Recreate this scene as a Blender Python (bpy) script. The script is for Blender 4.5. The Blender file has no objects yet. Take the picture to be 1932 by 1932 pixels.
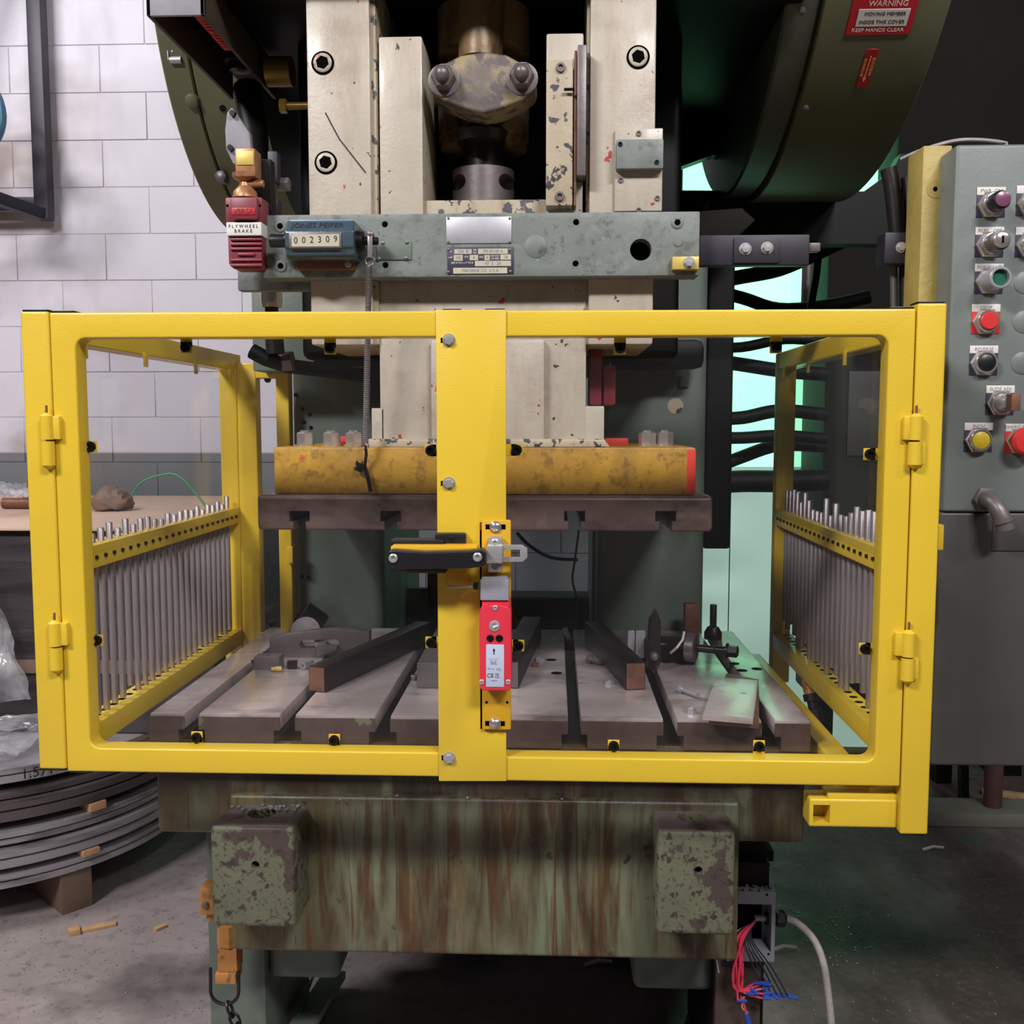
import bpy, bmesh, math, random
from mathutils import Vector, Matrix
from mathutils.noise import noise as noise_at
random.seed(7)
PI = math.pi
SC = bpy.context.scene
COL = SC.collection

# ---------------------------------------------------------------- camera
H = 1.42                       # eye height, metres
FPX = 1900.0                   # focal length in pixels of the 1932 frame
YAW = math.radians(2.37)       # looking slightly left of the press axis
PIT = math.radians(4.99)       # looking slightly down
FW = Vector((-math.sin(YAW) * math.cos(PIT), math.cos(YAW) * math.cos(PIT), -math.sin(PIT)))
RT = Vector((math.cos(YAW), math.sin(YAW), 0.0))
UP = RT.cross(FW)
cam_d = bpy.data.cameras.new('camera')
cam_d.sensor_width = 36.0
cam_d.lens = FPX / 1932.0 * 36.0
cam_d.clip_start = 0.05
cam = bpy.data.objects.new('camera', cam_d)
COL.objects.link(cam)
cam.matrix_world = Matrix(((RT.x, UP.x, -FW.x, 0), (RT.y, UP.y, -FW.y, 0), (RT.z, UP.z, -FW.z, H), (0, 0, 0, 1)))
SC.camera = cam

# ---------------------------------------------------------------- world, lights, exposure
SC.view_settings.view_transform = 'Standard'
SC.view_settings.look = 'None'
SC.view_settings.gamma = 1.0
SC.view_settings.use_curve_mapping = False
SC.view_settings.exposure = 0.0
W = bpy.data.worlds.new('shop_air')
SC.world = W
W.use_nodes = True
W.node_tree.nodes['Background'].inputs[0].default_value = (0.95, 0.96, 1.0, 1)
W.node_tree.nodes['Background'].inputs[1].default_value = 0.032

def area(name, loc, target, sx, sy, power, color):
    d = bpy.data.lights.new(name, 'AREA')
    d.shape = 'RECTANGLE'; d.size = sx; d.size_y = sy
    d.energy = power; d.color = color
    o = bpy.data.objects.new(name, d)
    COL.objects.link(o)
    o.location = loc
    o.rotation_euler = (Vector(target) - Vector(loc)).to_track_quat('-Z', 'Y').to_euler()
    return o
LC = (1.0, 0.97, 0.98)
area('ceiling_lamp', (-2.5, -1.4, 4.2), (-0.3, 2.0, 0.9), 1.2, 0.35, 165, LC)
area('ceiling_lamp', (1.5, -1.6, 4.2), (0.2, 2.0, 0.9), 1.2, 0.35, 135, LC)
area('ceiling_lamp', (-3.1, 1.6, 4.4), (-2.0, 4.5, 1.4), 1.2, 0.35, 88, LC)
area('ceiling_lamp', (3.6, -0.8, 4.3), (1.0, 2.5, 0.6), 1.2, 0.35, 42, LC)

# ---------------------------------------------------------------- where things stand
def ray(px, py):
    return FW + RT * ((px - 966.0) / FPX) - UP * ((py - 966.0) / FPX)
def at(px, py, Y):
    r = ray(px, py); k = Y / r.y
    return Vector((r.x * k, Y, H + r.z * k))
def gr(px, py, z=0.0):
    r = ray(px, py); k = (z - H) / r.z
    return Vector((r.x * k, r.y * k, z))
def rect(x0, y0, x1, y1, Y):
    xm, ym = (x0 + x1) / 2, (y0 + y1) / 2
    return at(x0, ym, Y).x, at(x1, ym, Y).x, at(xm, y1, Y).z, at(xm, y0, Y).z

# ---------------------------------------------------------------- mesh helpers
class MB:
    def __init__(s): s.v = []; s.f = []
    def add(s, vs, fs):
        n = len(s.v); s.v += [Vector(v) for v in vs]; s.f += [[i + n for i in f] for f in fs]; return s
    def box(s, x0, x1, y0, y1, z0, z1, M=None):
        vs = [Vector((x, y, z)) for x in (x0, x1) for y in (y0, y1) for z in (z0, z1)]
        if M: vs = [M @ v for v in vs]
        return s.add(vs, [(0, 1, 3, 2), (4, 6, 7, 5), (0, 4, 5, 1), (2, 3, 7, 6), (0, 2, 6, 4), (1, 5, 7, 3)])
    def pbox(s, x0, y0, x1, y1, Y, d):
        a, b, c, e = rect(x0, y0, x1, y1, Y); return s.box(a, b, Y, Y + d, c, e)
    def bar(s, a, b, w, h, up=(0, 0, 1)):
        a, b = Vector(a), Vector(b); t = (b - a).normalized(); r = t.cross(Vector(up)).normalized(); u = r.cross(t)
        vs = [p + r * (i * w / 2) + u * (j * h / 2) for p in (a, b) for i in (-1, 1) for j in (-1, 1)]
        return s.add(vs, [(0, 1, 3, 2), (4, 6, 7, 5), (0, 4, 5, 1), (2, 3, 7, 6), (0, 2, 6, 4), (1, 5, 7, 3)])
    def prism(s, poly, y0, y1):                      # (x, z) outline extruded along y
        n = len(poly)
        A = sum(poly[i][0] * poly[(i + 1) % n][1] - poly[(i + 1) % n][0] * poly[i][1] for i in range(n))
        if A < 0: poly = poly[::-1]
        vs = [(x, y0, z) for x, z in poly] + [(x, y1, z) for x, z in poly]
        return s.add(vs, [list(range(n)), list(range(2 * n - 1, n - 1, -1))] + [((i + 1) % n, i, i + n, (i + 1) % n + n) for i in range(n)])
    def pprism(s, pts, Y, d):
        return s.prism([(p.x, p.z) for p in (at(x, y, Y) for x, y in pts)], Y, Y + d)
    def lathe(s, p, axis, prof, n=16, hexes=(), phase=0.0):
        p = Vector(p); ax = Vector(axis).normalized()
        u = ax.orthogonal().normalized() if abs(ax.z) > .9 else Vector((0, 0, 1)).cross(ax).normalized()
        w = ax.cross(u); vs = []; fs = []
        for k, (r, h) in enumerate(prof):
            for i in range(n):
                a = 2 * PI * i / n
                rr = r / math.cos((a % (PI / 3)) - PI / 6) * .93 if k in hexes else r
                vs.append(p + ax * h + (u * math.cos(a + phase) + w * math.sin(a + phase)) * rr)
        m = len(prof)
        for k in range(m - 1):
            for i in range(n):
                j = (i + 1) % n
                fs.append((k * n + i, k * n + j, (k + 1) * n + j, (k + 1) * n + i))
        fs.append(list(range(n))[::-1]); fs.append([(m - 1) * n + i for i in range(n)])
        return s.add(vs, fs)
    def cyl(s, a, b, r, n=12, r2=None):
        a, b = Vector(a), Vector(b)
        return s.lathe(a, b - a, [(r, 0), (r if r2 is None else r2, (b - a).length)], n)
    def tube(s, pts, r, n=8, closed=False):
        pts = [Vector(p) for p in pts]; m = len(pts); vs = []; fs = []; u = None
        for i, p in enumerate(pts):
            if closed: t = pts[(i + 1) % m] - pts[i - 1]
            else: t = pts[min(i + 1, m - 1)] - pts[max(i - 1, 0)]
            t = t.normalized() if t.length > 1e-9 else Vector((0, 0, 1))
            u = (t.orthogonal() if u is None else u - t * u.dot(t)).normalized()
            w = t.cross(u); rr = r[i] if isinstance(r, (list, tuple)) else r
            for k in range(n):
                a = 2 * PI * k / n
                vs.append(p + (u * math.cos(a) + w * math.sin(a)) * rr)
        for i in range(m if closed else m - 1):
            for k in range(n):
                j = (i + 1) % m; l = (k + 1) % n
                fs.append((i * n + k, i * n + l, j * n + l, j * n + k))
        if not closed:
            fs.append(list(range(n))[::-1]); fs.append([(m - 1) * n + k for k in range(n)])
        return s.add(vs, fs)
    def ball(s, c, r, n=12, m=8, sq=(1, 1, 1)):
        c = Vector(c); vs = []; fs = []
        for j in range(m + 1):
            t = PI * j / m
            for i in range(n):
                a = 2 * PI * i / n; q = max(math.sin(t), 1e-3)
                vs.append(c + Vector((r * q * math.cos(a) * sq[0], r * q * math.sin(a) * sq[1], r * math.cos(t) * sq[2])))
        for j in range(m):
            for i in range(n):
                k = (i + 1) % n; fs.append((j * n + i, (j + 1) * n + i, (j + 1) * n + k, j * n + k))
        return s.add(vs, fs)
    def mesh(s, name, m, off=(0, 0, 0), bevel=0.0, seg=2, smooth=True):
        me = bpy.data.meshes.new(name)
        off = Vector(off)
        me.from_pydata([tuple(v - off) for v in s.v], [], s.f)
        bm = bmesh.new(); bm.from_mesh(me)
        bmesh.ops.recalc_face_normals(bm, faces=bm.faces)
        if bevel > 0:
            es = [e for e in bm.edges if len(e.link_faces) == 2 and e.calc_face_angle(0) > .6]
            bmesh.ops.bevel(bm, geom=es, offset=bevel, segments=seg, profile=.6, affect='EDGES', clamp_overlap=True)
        bm.to_mesh(me); bm.free()
        if smooth:
            me.shade_smooth(); me.set_sharp_from_angle(angle=math.radians(38))
        if m: me.materials.append(m)
        return me
    def build(s, name, m, parent=None, bevel=0.0, seg=2, smooth=True, label=None, cat=None, group=None, kind=None):
        if parent is None:
            xs = [v.x for v in s.v]; ys = [v.y for v in s.v]; zs = [v.z for v in s.v]
            o0 = Vector(((min(xs) + max(xs)) / 2, (min(ys) + max(ys)) / 2, min(zs)))
        else: o0 = wpos(parent)
        o = bpy.data.objects.new(name, s.mesh(name, m, o0, bevel, seg, smooth)); COL.objects.link(o)
        if parent is None: o.location = o0
        else: o.parent = parent
        return tag(o, label, cat, group, kind)
def smooth(pts, n=5):
    o = []
    for i in range(len(pts) - 1):
        p0, p1, p2, p3 = (Vector(pts[max(min(j, len(pts) - 1), 0)]) for j in (i - 1, i, i + 1, i + 2))
        for k in range(n):
            t = k / n; o.append(.5 * ((2 * p1) + (p2 - p0) * t + (2 * p0 - 5 * p1 + 4 * p2 - p3) * t * t + (3 * p1 - p0 - 3 * p2 + p3) * t ** 3))
    o.append(Vector(pts[-1])); return o
def wpos(o):
    p = Vector((0, 0, 0))
    while o is not None: p += o.location; o = o.parent
    return p
def tag(o, label=None, cat=None, group=None, kind=None):
    if label: o['label'] = label
    if cat: o['category'] = cat
    if group: o['group'] = group
    if kind: o['kind'] = kind
    return o
def thing(name, loc, label, cat, group=None):
    o = bpy.data.objects.new(name, None); COL.objects.link(o); o.location = loc
    o.empty_display_size = .05
    return tag(o, label, cat, group)
def inst(name, me, parent, loc, rot=(0, 0, 0), **k):
    o = bpy.data.objects.new(name, me); COL.objects.link(o)
    if parent is not None:
        o.parent = parent; o.location = Vector(loc) - wpos(parent)
    else: o.location = loc
    o.rotation_euler = rot
    return tag(o, **k)
def cut(o, mb):
    """bore real holes: boolean difference, applied"""
    c = bpy.data.objects.new('cutter', mb.mesh('cutter', None, wpos(o), 0, smooth=False)); COL.objects.link(c)
    c.location = wpos(o)
    m = o.modifiers.new('b', 'BOOLEAN'); m.object = c; m.operation = 'DIFFERENCE'; m.solver = 'EXACT'
    dg = bpy.context.evaluated_depsgraph_get(); dg.update()
    me = bpy.data.meshes.new_from_object(o.evaluated_get(dg))
    o.modifiers.clear(); o.data = me
    me.shade_smooth(); me.set_sharp_from_angle(angle=math.radians(38))
    bpy.data.objects.remove(c)
    return o
def text(s, size, loc, m, parent, name='lettering', rot=(PI / 2, 0, 0), sx=1.0, th=.0004, align='CENTER'):
    c = bpy.data.curves.new('t', 'FONT'); c.body = s; c.size = size; c.align_x = align; c.align_y = 'CENTER'
    c.extrude = th; c.resolution_u = 2; c.space_line = .9
    t = bpy.data.objects.new('t', c); COL.objects.link(t)
    dg = bpy.context.evaluated_depsgraph_get(); dg.update()
    me = bpy.data.meshes.new_from_object(t.evaluated_get(dg))
    bpy.data.objects.remove(t)
    me.materials.clear(); me.materials.append(m)
    if sx != 1:
        for v in me.vertices: v.co.x *= sx
    return inst(name, me, parent, loc, rot)

# ---------------------------------------------------------------- procedural materials
def lin(c):
    return tuple(((x / 255) / 12.92 if x / 255 <= .04045 else ((x / 255 + .055) / 1.055) ** 2.4) for x in c) + (1.0,)
def mk(name, rgb, rough=.5, metal=0.0, var=.12, vs=6.0, patches=(), bump=0.0, bs=60.0, coat=0.0, spec=.5, rv=0.0):
    m = bpy.data.materials.new(name); m.use_nodes = True
    N = m.node_tree.nodes; L = m.node_tree.links
    b = N['Principled BSDF']
    b.inputs['Roughness'].default_value = rough; b.inputs['Metallic'].default_value = metal
    b.inputs['Coat Weight'].default_value = coat; b.inputs['Coat Roughness'].default_value = .12
    b.inputs['Specular IOR Level'].default_value = spec
    g = N.new('ShaderNodeNewGeometry')
    def noise(scale, detail=4.0, off=0.0, dist=0.0):
        mp = N.new('ShaderNodeMapping')
        mp.inputs['Scale'].default_value = scale if isinstance(scale, tuple) else (scale,) * 3
        mp.inputs['Location'].default_value = (off, off * .7, off * 1.3)
        L.new(g.outputs['Position'], mp.inputs['Vector'])
        n = N.new('ShaderNodeTexNoise'); n.inputs['Scale'].default_value = 1.0
        n.inputs['Detail'].default_value = detail; n.inputs['Roughness'].default_value = .6
        n.inputs['Distortion'].default_value = dist
        L.new(mp.outputs['Vector'], n.inputs['Vector'])
        return n.outputs['Fac']
    def rng(src, a, c, lo=0.0, hi=1.0):
        r = N.new('ShaderNodeMapRange'); r.inputs[1].default_value = a; r.inputs[2].default_value = c
        r.inputs[3].default_value = lo; r.inputs[4].default_value = hi
        L.new(src, r.inputs[0]); return r.outputs[0]
    def mix(f, a, c, mode='MIX'):
        x = N.new('ShaderNodeMix'); x.data_type = 'RGBA'; x.blend_type = mode
        if hasattr(f, 'links'): L.new(f, x.inputs[0])
        else: x.inputs[0].default_value = f
        for k, q in ((6, a), (7, c)):
            if hasattr(q, 'links'): L.new(q, x.inputs[k])
            else: x.inputs[k].default_value = q
        return x.outputs[2]
    col = lin(rgb)
    if var:
        v = rng(noise(vs, 5.0, 3.1), .3, .7, 1 - var, 1 + var)
        cv = N.new('ShaderNodeCombineColor')
        for k in range(3): L.new(v, cv.inputs[k])
        col = mix(1.0, col, cv.outputs[0], 'MULTIPLY')
    for i, p in enumerate(patches):
        f = rng(noise(p.get('s', 10.0), p.get('d', 4.0), 11.7 * (i + 1) + p.get('o', 0), p.get('dist', 0)), p['a'], p['b'], 0, p.get('f', 1.0))
        if 'z' in p:
            sp = N.new('ShaderNodeSeparateXYZ'); L.new(g.outputs['Position'], sp.inputs[0])
            zz = rng(sp.outputs[p.get('ax', 2)], p['z'][0], p['z'][1])
            mu = N.new('ShaderNodeMath'); mu.operation = 'MULTIPLY'; L.new(f, mu.inputs[0]); L.new(zz, mu.inputs[1]); f = mu.outputs[0]
        col = mix(f, col, lin(p['c']))
    if hasattr(col, 'links'): L.new(col, b.inputs['Base Color'])
    else: b.inputs['Base Color'].default_value = col
    if rv:
        L.new(rng(noise(vs * 1.7, 4.0, 8.0), .3, .7, max(rough - rv, .03), rough + rv), b.inputs['Roughness'])
    if bump:
        bp = N.new('ShaderNodeBump'); bp.inputs['Strength'].default_value = bump; bp.inputs['Distance'].default_value = .002
        L.new(noise(bs, 3.0, 1.0), bp.inputs['Height']); L.new(bp.outputs[0], b.inputs['Normal'])
    return m
M = {}
M['yellow'] = mk('yellow_enamel', (222, 188, 52), .34, 0, .05, 3, bump=.22, bs=420, coat=.25, patches=[dict(c=(120, 96, 30), s=55, a=.74, b=.8, f=.25)])
M['yellow_dk'] = mk('yellow_bracket', (216, 166, 32), .45, 0, .03, 3)
M['cream'] = mk('cream_paint', (184, 174, 158), .42, 0, .09, 7, bump=.35, bs=130, coat=.1, patches=[
    dict(c=(150, 128, 104), s=(26, 26, 5), a=.5, b=.75, f=.45), dict(c=(120, 98, 78), s=7, a=.52, b=.75, f=.5), dict(c=(176, 70, 56), s=34, a=.71, b=.725, d=2), dict(c=(62, 54, 50), s=46, a=.71, b=.73, d=2)])
M['cream_dirty'] = mk('cream_paint_stained', (176, 162, 138), .45, 0, .12, 9, bump=.3, bs=120, patches=[
    dict(c=(120, 88, 66), s=(30, 30, 4), a=.55, b=.75, f=.6), dict(c=(60, 58, 64), s=40, a=.57, b=.6, d=3), dict(c=(190, 60, 48), s=30, a=.74, b=.77)])
M['castgreen'] = mk('grey_green_paint', (116, 123, 118), .5, 0, .14, 12, bump=.25, bs=110, patches=[
    dict(c=(148, 152, 150), s=16, a=.52, b=.7, f=.4), dict(c=(62, 66, 62), s=24, a=.54, b=.68, f=.6), dict(c=(96, 160, 140), s=24, a=.68, b=.7), dict(c=(70, 74, 70), s=70, a=.6, b=.68, f=.6)])
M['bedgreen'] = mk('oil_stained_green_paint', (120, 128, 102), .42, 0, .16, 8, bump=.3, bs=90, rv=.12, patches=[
    dict(c=(96, 78, 46), s=(7, 7, 1.6), a=.42, b=.6, f=.8, dist=.5),
    dict(c=(88, 56, 28), s=(26, 26, 1.7), a=.5, b=.62, f=.85, dist=1.2, z=(-.62, -.42), ax=0),
    dict(c=(104, 66, 32), s=(62, 62, 2.2), a=.58, b=.63, f=.85, dist=.9),
    dict(c=(60, 36, 24), s=(12, 12, 1.6), a=.43, b=.62, f=.9, dist=.7, z=(-.5, -.3), ax=0),
    dict(c=(120, 128, 104), s=(9, 9, 3), a=.56, b=.66, f=.55),
    dict(c=(66, 58, 52), s=20, a=.64, b=.7),
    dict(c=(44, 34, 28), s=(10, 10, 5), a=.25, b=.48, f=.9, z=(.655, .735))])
M['bosspaint'] = mk('chipped_green_paint', (102, 104, 84), .5, 0, .1, 14, bump=.5, bs=60, patches=[
    dict(c=(78, 66, 62), s=(17, 17, 13), a=.555, b=.575, d=8), dict(c=(60, 54, 46), s=46, a=.575, b=.61, d=6), dict(c=(64, 54, 50), s=120, a=.56, b=.62, f=.7)])
M['bosstop'] = mk('worn_bare_iron', (128, 114, 114), .36, .35, .2, 18, bump=.3, bs=80, patches=[dict(c=(60, 48, 46), s=12, a=.55, b=.7)])
M['framegreen'] = mk('frame_green_paint', (100, 112, 102), .5, 0, .14, 6, bump=.2, bs=90, patches=[
    dict(c=(60, 54, 50), s=4, a=.54, b=.7, f=.75), dict(c=(40, 110, 86), s=10, a=.72, b=.75), dict(c=(110, 92, 62), s=8, a=.7, b=.8, f=.5)])
M['oily'] = mk('black_oily_iron', (8, 7, 6), .5, 0, .3, 8, spec=.25)
M['black'] = mk('black_rubber', (8, 8, 9), .6, 0, .2, 10, spec=.25)
M['blackplastic'] = mk('black_plastic', (26, 26, 30), .35, 0, .08, 10)
M['sheetolive'] = mk('olive_sheet_metal', (104, 104, 78), .5, 0, .12, 5, bump=.1, bs=150, patches=[dict(c=(66, 54, 38), s=14, a=.66, b=.75, f=.6)])
M['sheetgrey'] = mk('grey_olive_sheet', (84, 90, 80), .5, 0, .12, 5)
M['darksheet'] = mk('dark_brown_sheet', (34, 31, 27), .7, 0, .14, 3, spec=.2)
M['bolster'] = mk('ground_steel_bolster', (198, 184, 182), .25, .38, .14, 5, bump=.12, bs=70, rv=.07, patches=[
    dict(c=(100, 86, 84), s=6, a=.5, b=.72, f=.7), dict(c=(70, 58, 54), s=(4, 16, 4), a=.6, b=.72, f=.6)])
M['bolfront'] = mk('rusty_steel_front', (92, 74, 68), .4, .25, .2, 22, bump=.35, bs=90, patches=[
    dict(c=(120, 122, 92), s=15, a=.62, b=.66), dict(c=(48, 36, 34), s=10, a=.5, b=.7, f=.8)])
M['slotdark'] = mk('slot_oil', (34, 28, 27), .35, .3, .3, 20)
M['ramsteel'] = mk('brown_ram_steel', (120, 100, 94), .36, .35, .2, 10, bump=.25, bs=60, patches=[
    dict(c=(54, 42, 40), s=(7, 7, 12), a=.48, b=.66, f=.85), dict(c=(150, 132, 124), s=9, a=.66, b=.76, f=.6)])
M['rampaint'] = mk('grimy_yellow_paint', (176, 134, 42), .45, 0, .16, 12, bump=.5, bs=70, patches=[
    dict(c=(124, 88, 32), s=8, a=.46, b=.68, f=.7), dict(c=(84, 56, 28), s=55, a=.52, b=.66, f=.55, d=7),
    dict(c=(190, 56, 36), s=17, a=.68, b=.7, d=3), dict(c=(222, 180, 44), s=5, a=.58, b=.7, f=.7)])
M['redpaint'] = mk('red_paint', (200, 56, 40), .45, 0, .12, 12)
M['steel'] = mk('bright_zinc_steel', (190, 188, 190), .3, .55, .06, 20)
M['chrome'] = mk('polished_nut_steel', (200, 192, 188), .2, .75, .04, 20)
M['rodsteel'] = mk('drawn_steel_rod', (158, 148, 150), .32, .5, .05, 20)
M['darksteel'] = mk('blued_dark_steel', (58, 52, 54), .38, .7, .18, 18, bump=.15, bs=80)
M['bluntsteel'] = mk('dull_grey_steel', (112, 104, 104), .4, .4, .18, 16, bump=.15, bs=90, patches=[dict(c=(92, 66, 54), s=14, a=.62, b=.75, f=.6)])
M['rustend'] = mk('rusted_steel', (132, 92, 74), .5, .4, .2, 30, patches=[dict(c=(80, 60, 56), s=20, a=.55, b=.7)])
M['capscrew'] = mk('black_oxide_screw', (30, 30, 34), .32, .6, .05, 10)
M['hole'] = mk('unlit_bore', (6, 5, 5), .9, 0, 0, spec=.05)
M['bronze'] = mk('bronze_fitting', (170, 122, 86), .4, .4, .12, 30, patches=[dict(c=(130, 76, 40), s=24, a=.55, b=.7, f=.7)])
M['brass'] = mk('brass_plate', (206, 180, 96), .4, .3, .1, 30)
M['alu'] = mk('dull_aluminium', (182, 182, 190), .42, .6, .08, 20)
M['maroon'] = mk('maroon_enamel', (126, 46, 58), .42, 0, .12, 20, patches=[dict(c=(150, 120, 120), s=30, a=.66, b=.76, f=.5)])
M['white'] = mk('white_label', (218, 214, 208), .5, 0, .04, 20)
M['black_ink'] = mk('black_ink', (34, 32, 40), .6, 0, 0)
M['grey_ink'] = mk('grey_ink', (120, 122, 132), .6, 0, 0)
M['white_ink'] = mk('white_ink', (232, 226, 216), .6, 0, 0)
M['cream_ink'] = mk('cream_ink', (232, 196, 120), .6, 0, 0)
M['navy'] = mk('navy_plate', (58, 56, 76), .45, .2, .08, 20)
M['countblue'] = mk('teal_blue_enamel', (64, 82, 92), .25, .1, .14, 30, bump=.2, bs=140, coat=.3)
M['counttop'] = mk('light_blue_enamel', (118, 142, 168), .35, 0, .12, 40)
M['redsign'] = mk('red_sign_enamel', (188, 34, 44), .4, 0, .04, 20)
M['redplastic'] = mk('red_plastic', (222, 52, 72), .4, 0, .03, 20)
M['greyplastic'] = mk('grey_cast_head', (160, 160, 170), .45, .2, .04, 60)
M['labelblue'] = mk('pale_label', (190, 198, 220), .45, 0, .02, 20)
M['cabinet'] = mk('grey_green_cabinet', (112, 119, 116), .42, 0, .1, 5, bump=.1, bs=120, patches=[
    dict(c=(92, 94, 92), s=5, a=.5, b=.72, f=.6), dict(c=(64, 62, 60), s=50, a=.74, b=.78, f=.6)])
M['cabinetdark'] = mk('dark_cabinet', (74, 72, 70), .5, 0, .12, 5, patches=[dict(c=(46, 42, 40), s=24, a=.68, b=.74, f=.7)])
M['oldyellow'] = mk('old_yellow_column', (166, 146, 78), .5, 0, .12, 12, bump=.7, bs=60, patches=[
    dict(c=(70, 62, 66), s=(30, 30, 6), a=.6, b=.66, f=.9, z=(1.66, 1.60)), dict(c=(170, 150, 110), s=18, a=.6, b=.72, f=.6), dict(c=(60, 54, 40), s=60, a=.73, b=.76)])
M['redcap'] = mk('red_button', (206, 52, 50), .35, 0, .05, 40)
M['greencap'] = mk('green_button', (36, 96, 78), .3, 0, .05, 40)
M['yellowcap'] = mk('yellow_button', (206, 178, 38), .4, 0, .05, 40)
M['purple'] = mk('dark_red_lens', (120, 72, 96), .25, 0, .05, 40)
M['wall'] = mk('white_block_paint', (214, 210, 221), .55, 0, .04, 3, bump=.25, bs=90, patches=[
    dict(c=(150, 132, 122), s=(1.3, 1.3, 1.6), a=.48, b=.66, f=.8, z=(-1.75, -2.3), ax=0),
    dict(c=(150, 148, 158), s=(1.6, 1.6, .5), a=.58, b=.72, f=.5),
    dict(c=(118, 120, 124), s=.1, a=-2, b=-1, f=1, z=(1.296, 1.286))])
M['mortar'] = mk('mortar_paint', (192, 187, 194), .7, 0, .1, 20, patches=[dict(c=(104, 104, 108), s=.1, a=-2, b=-1, z=(1.296, 1.286))])
M['floor'] = mk('stained_concrete', (160, 148, 147), .55, 0, .12, 4, bump=.3, bs=60, rv=.12, patches=[
    dict(c=(78, 70, 70), s=2.2, a=.52, b=.68, f=.8), dict(c=(84, 71, 68), s=(2.4, 1.0, 1), a=.2, b=.5, f=.95, z=(-.55, .25), ax=0),
    dict(c=(46, 108, 82), s=3.1, a=.6, b=.66, f=.4, z=(.25, .45), ax=0), dict(c=(136, 122, 118), s=48, a=.5, b=.72, f=.4, d=6), dict(c=(58, 50, 48), s=26, a=.54, b=.74, f=.5, d=6), dict(c=(176, 170, 166), s=90, a=.8, b=.84, f=.6, d=2),
    dict(c=(104, 90, 74), s=5, a=.6, b=.75, f=.5)])
M['wood'] = mk('pale_pine', (198, 158, 118), .6, 0, .12, 20)
M['woodgrey'] = mk('grey_timber', (120, 98, 84), .65, 0, .15, 14)
M['cardboard'] = mk('cardboard', (206, 176, 156), .7, 0, .06, 6)
M['wrap'] = mk('dark_wrapped_pallet', (66, 60, 62), .35, 0, .25, 5, patches=[dict(c=(40, 34, 36), s=(2, 2, 26), a=.45, b=.65, f=.8), dict(c=(112, 100, 98), s=(3, 3, 18), a=.66, b=.8, f=.5)])
M['coil'] = mk('strip_steel_edge', (176, 172, 178), .36, .4, .16, 4, patches=[dict(c=(96, 90, 92), s=(3, 3, 30), a=.5, b=.64, f=.7)])
M['coildark'] = mk('dark_strip_steel', (106, 97, 99), .36, .4, .18, 4, patches=[dict(c=(70, 60, 60), s=(3, 3, 30), a=.5, b=.64, f=.7)])
M['rackblack'] = mk('black_rack_steel', (44, 42, 52), .45, .2, .12, 10)
M['hoseblue'] = mk('blue_hose', (70, 120, 150), .5, 0, .1, 10)
M['cable'] = mk('grey_cable', (160, 152, 150), .6, 0, .15, 60)
M['boxgrey'] = mk('grey_box_plastic', (142, 144, 154), .45, 0, .06, 20)
M['wirered'] = mk('red_wire', (226, 62, 92), .4, 0, .05, 10)
M['wireblack'] = mk('black_wire', (44, 42, 48), .4, 0, .05, 10)
M['wirewhite'] = mk('white_wire', (190, 186, 184), .4, 0, .05, 10)
M['crimp'] = mk('blue_crimp', (46, 78, 170), .4, 0, .05, 10)
M['orange'] = mk('ochre_paint', (178, 122, 62), .45, 0, .14, 16, patches=[dict(c=(110, 76, 60), s=26, a=.56, b=.64, f=.8)])
M['curb'] = mk('curb_concrete', (130, 128, 118), .6, 0, .12, 8)
M['redpost'] = mk('oxide_red_post', (96, 66, 64), .5, 0, .12, 10)
M['greenwire'] = mk('green_strap', (60, 150, 100), .5, 0, 0)
def glass(name):
    m = bpy.data.materials.new(name); m.use_nodes = True
    N = m.node_tree.nodes; L = m.node_tree.links; N.remove(N['Principled BSDF'])
    out = [n for n in N if n.type == 'OUTPUT_MATERIAL'][0]
    t = N.new('ShaderNodeBsdfTransparent'); t.inputs[0].default_value = (.985, .985, .99, 1)
    g = N.new('ShaderNodeBsdfGlossy'); g.inputs['Roughness'].default_value = .02
    d = N.new('ShaderNodeBsdfDiffuse'); d.inputs[0].default_value = (.75, .75, .8, 1)
    lw = N.new('ShaderNodeLayerWeight'); lw.inputs[0].default_value = .5
    pw = N.new('ShaderNodeMath'); pw.operation = 'POWER'; pw.inputs[1].default_value = 5.0
    fr = N.new('ShaderNodeMapRange'); fr.inputs[3].default_value = .022; fr.inputs[4].default_value = .6
    L.new(lw.outputs['Facing'], pw.inputs[0]); L.new(pw.outputs[0], fr.inputs[0])
    a = N.new('ShaderNodeMixShader'); a.inputs[0].default_value = .004
    b = N.new('ShaderNodeMixShader')
    L.new(t.outputs[0], a.inputs[1]); L.new(d.outputs[0], a.inputs[2])
    L.new(fr.outputs[0], b.inputs[0]); L.new(a.outputs[0], b.inputs[1]); L.new(g.outputs[0], b.inputs[2])
    L.new(b.outputs[0], out.inputs[0])
    return m
M['pane'] = glass('clear_polycarbonate')
def filmy(name):
    m = bpy.data.materials.new(name); m.use_nodes = True
    N = m.node_tree.nodes; L = m.node_tree.links; b = N['Principled BSDF']
    b.inputs['Base Color'].default_value = (.62, .62, .66, 1); b.inputs['Roughness'].default_value = .12
    n = N.new('ShaderNodeTexNoise'); n.inputs['Scale'].default_value = 9.0; n.inputs['Detail'].default_value = 5.0
    g = N.new('ShaderNodeNewGeometry'); L.new(g.outputs['Position'], n.inputs['Vector'])
    r = N.new('ShaderNodeMapRange'); r.inputs[1].default_value = .4; r.inputs[2].default_value = .68; r.inputs[3].default_value = .12; r.inputs[4].default_value = .6
    L.new(n.outputs['Fac'], r.inputs[0]); L.new(r.outputs[0], b.inputs['Alpha'])
    return m
M['film'] = filmy('clear_plastic_film')
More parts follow.
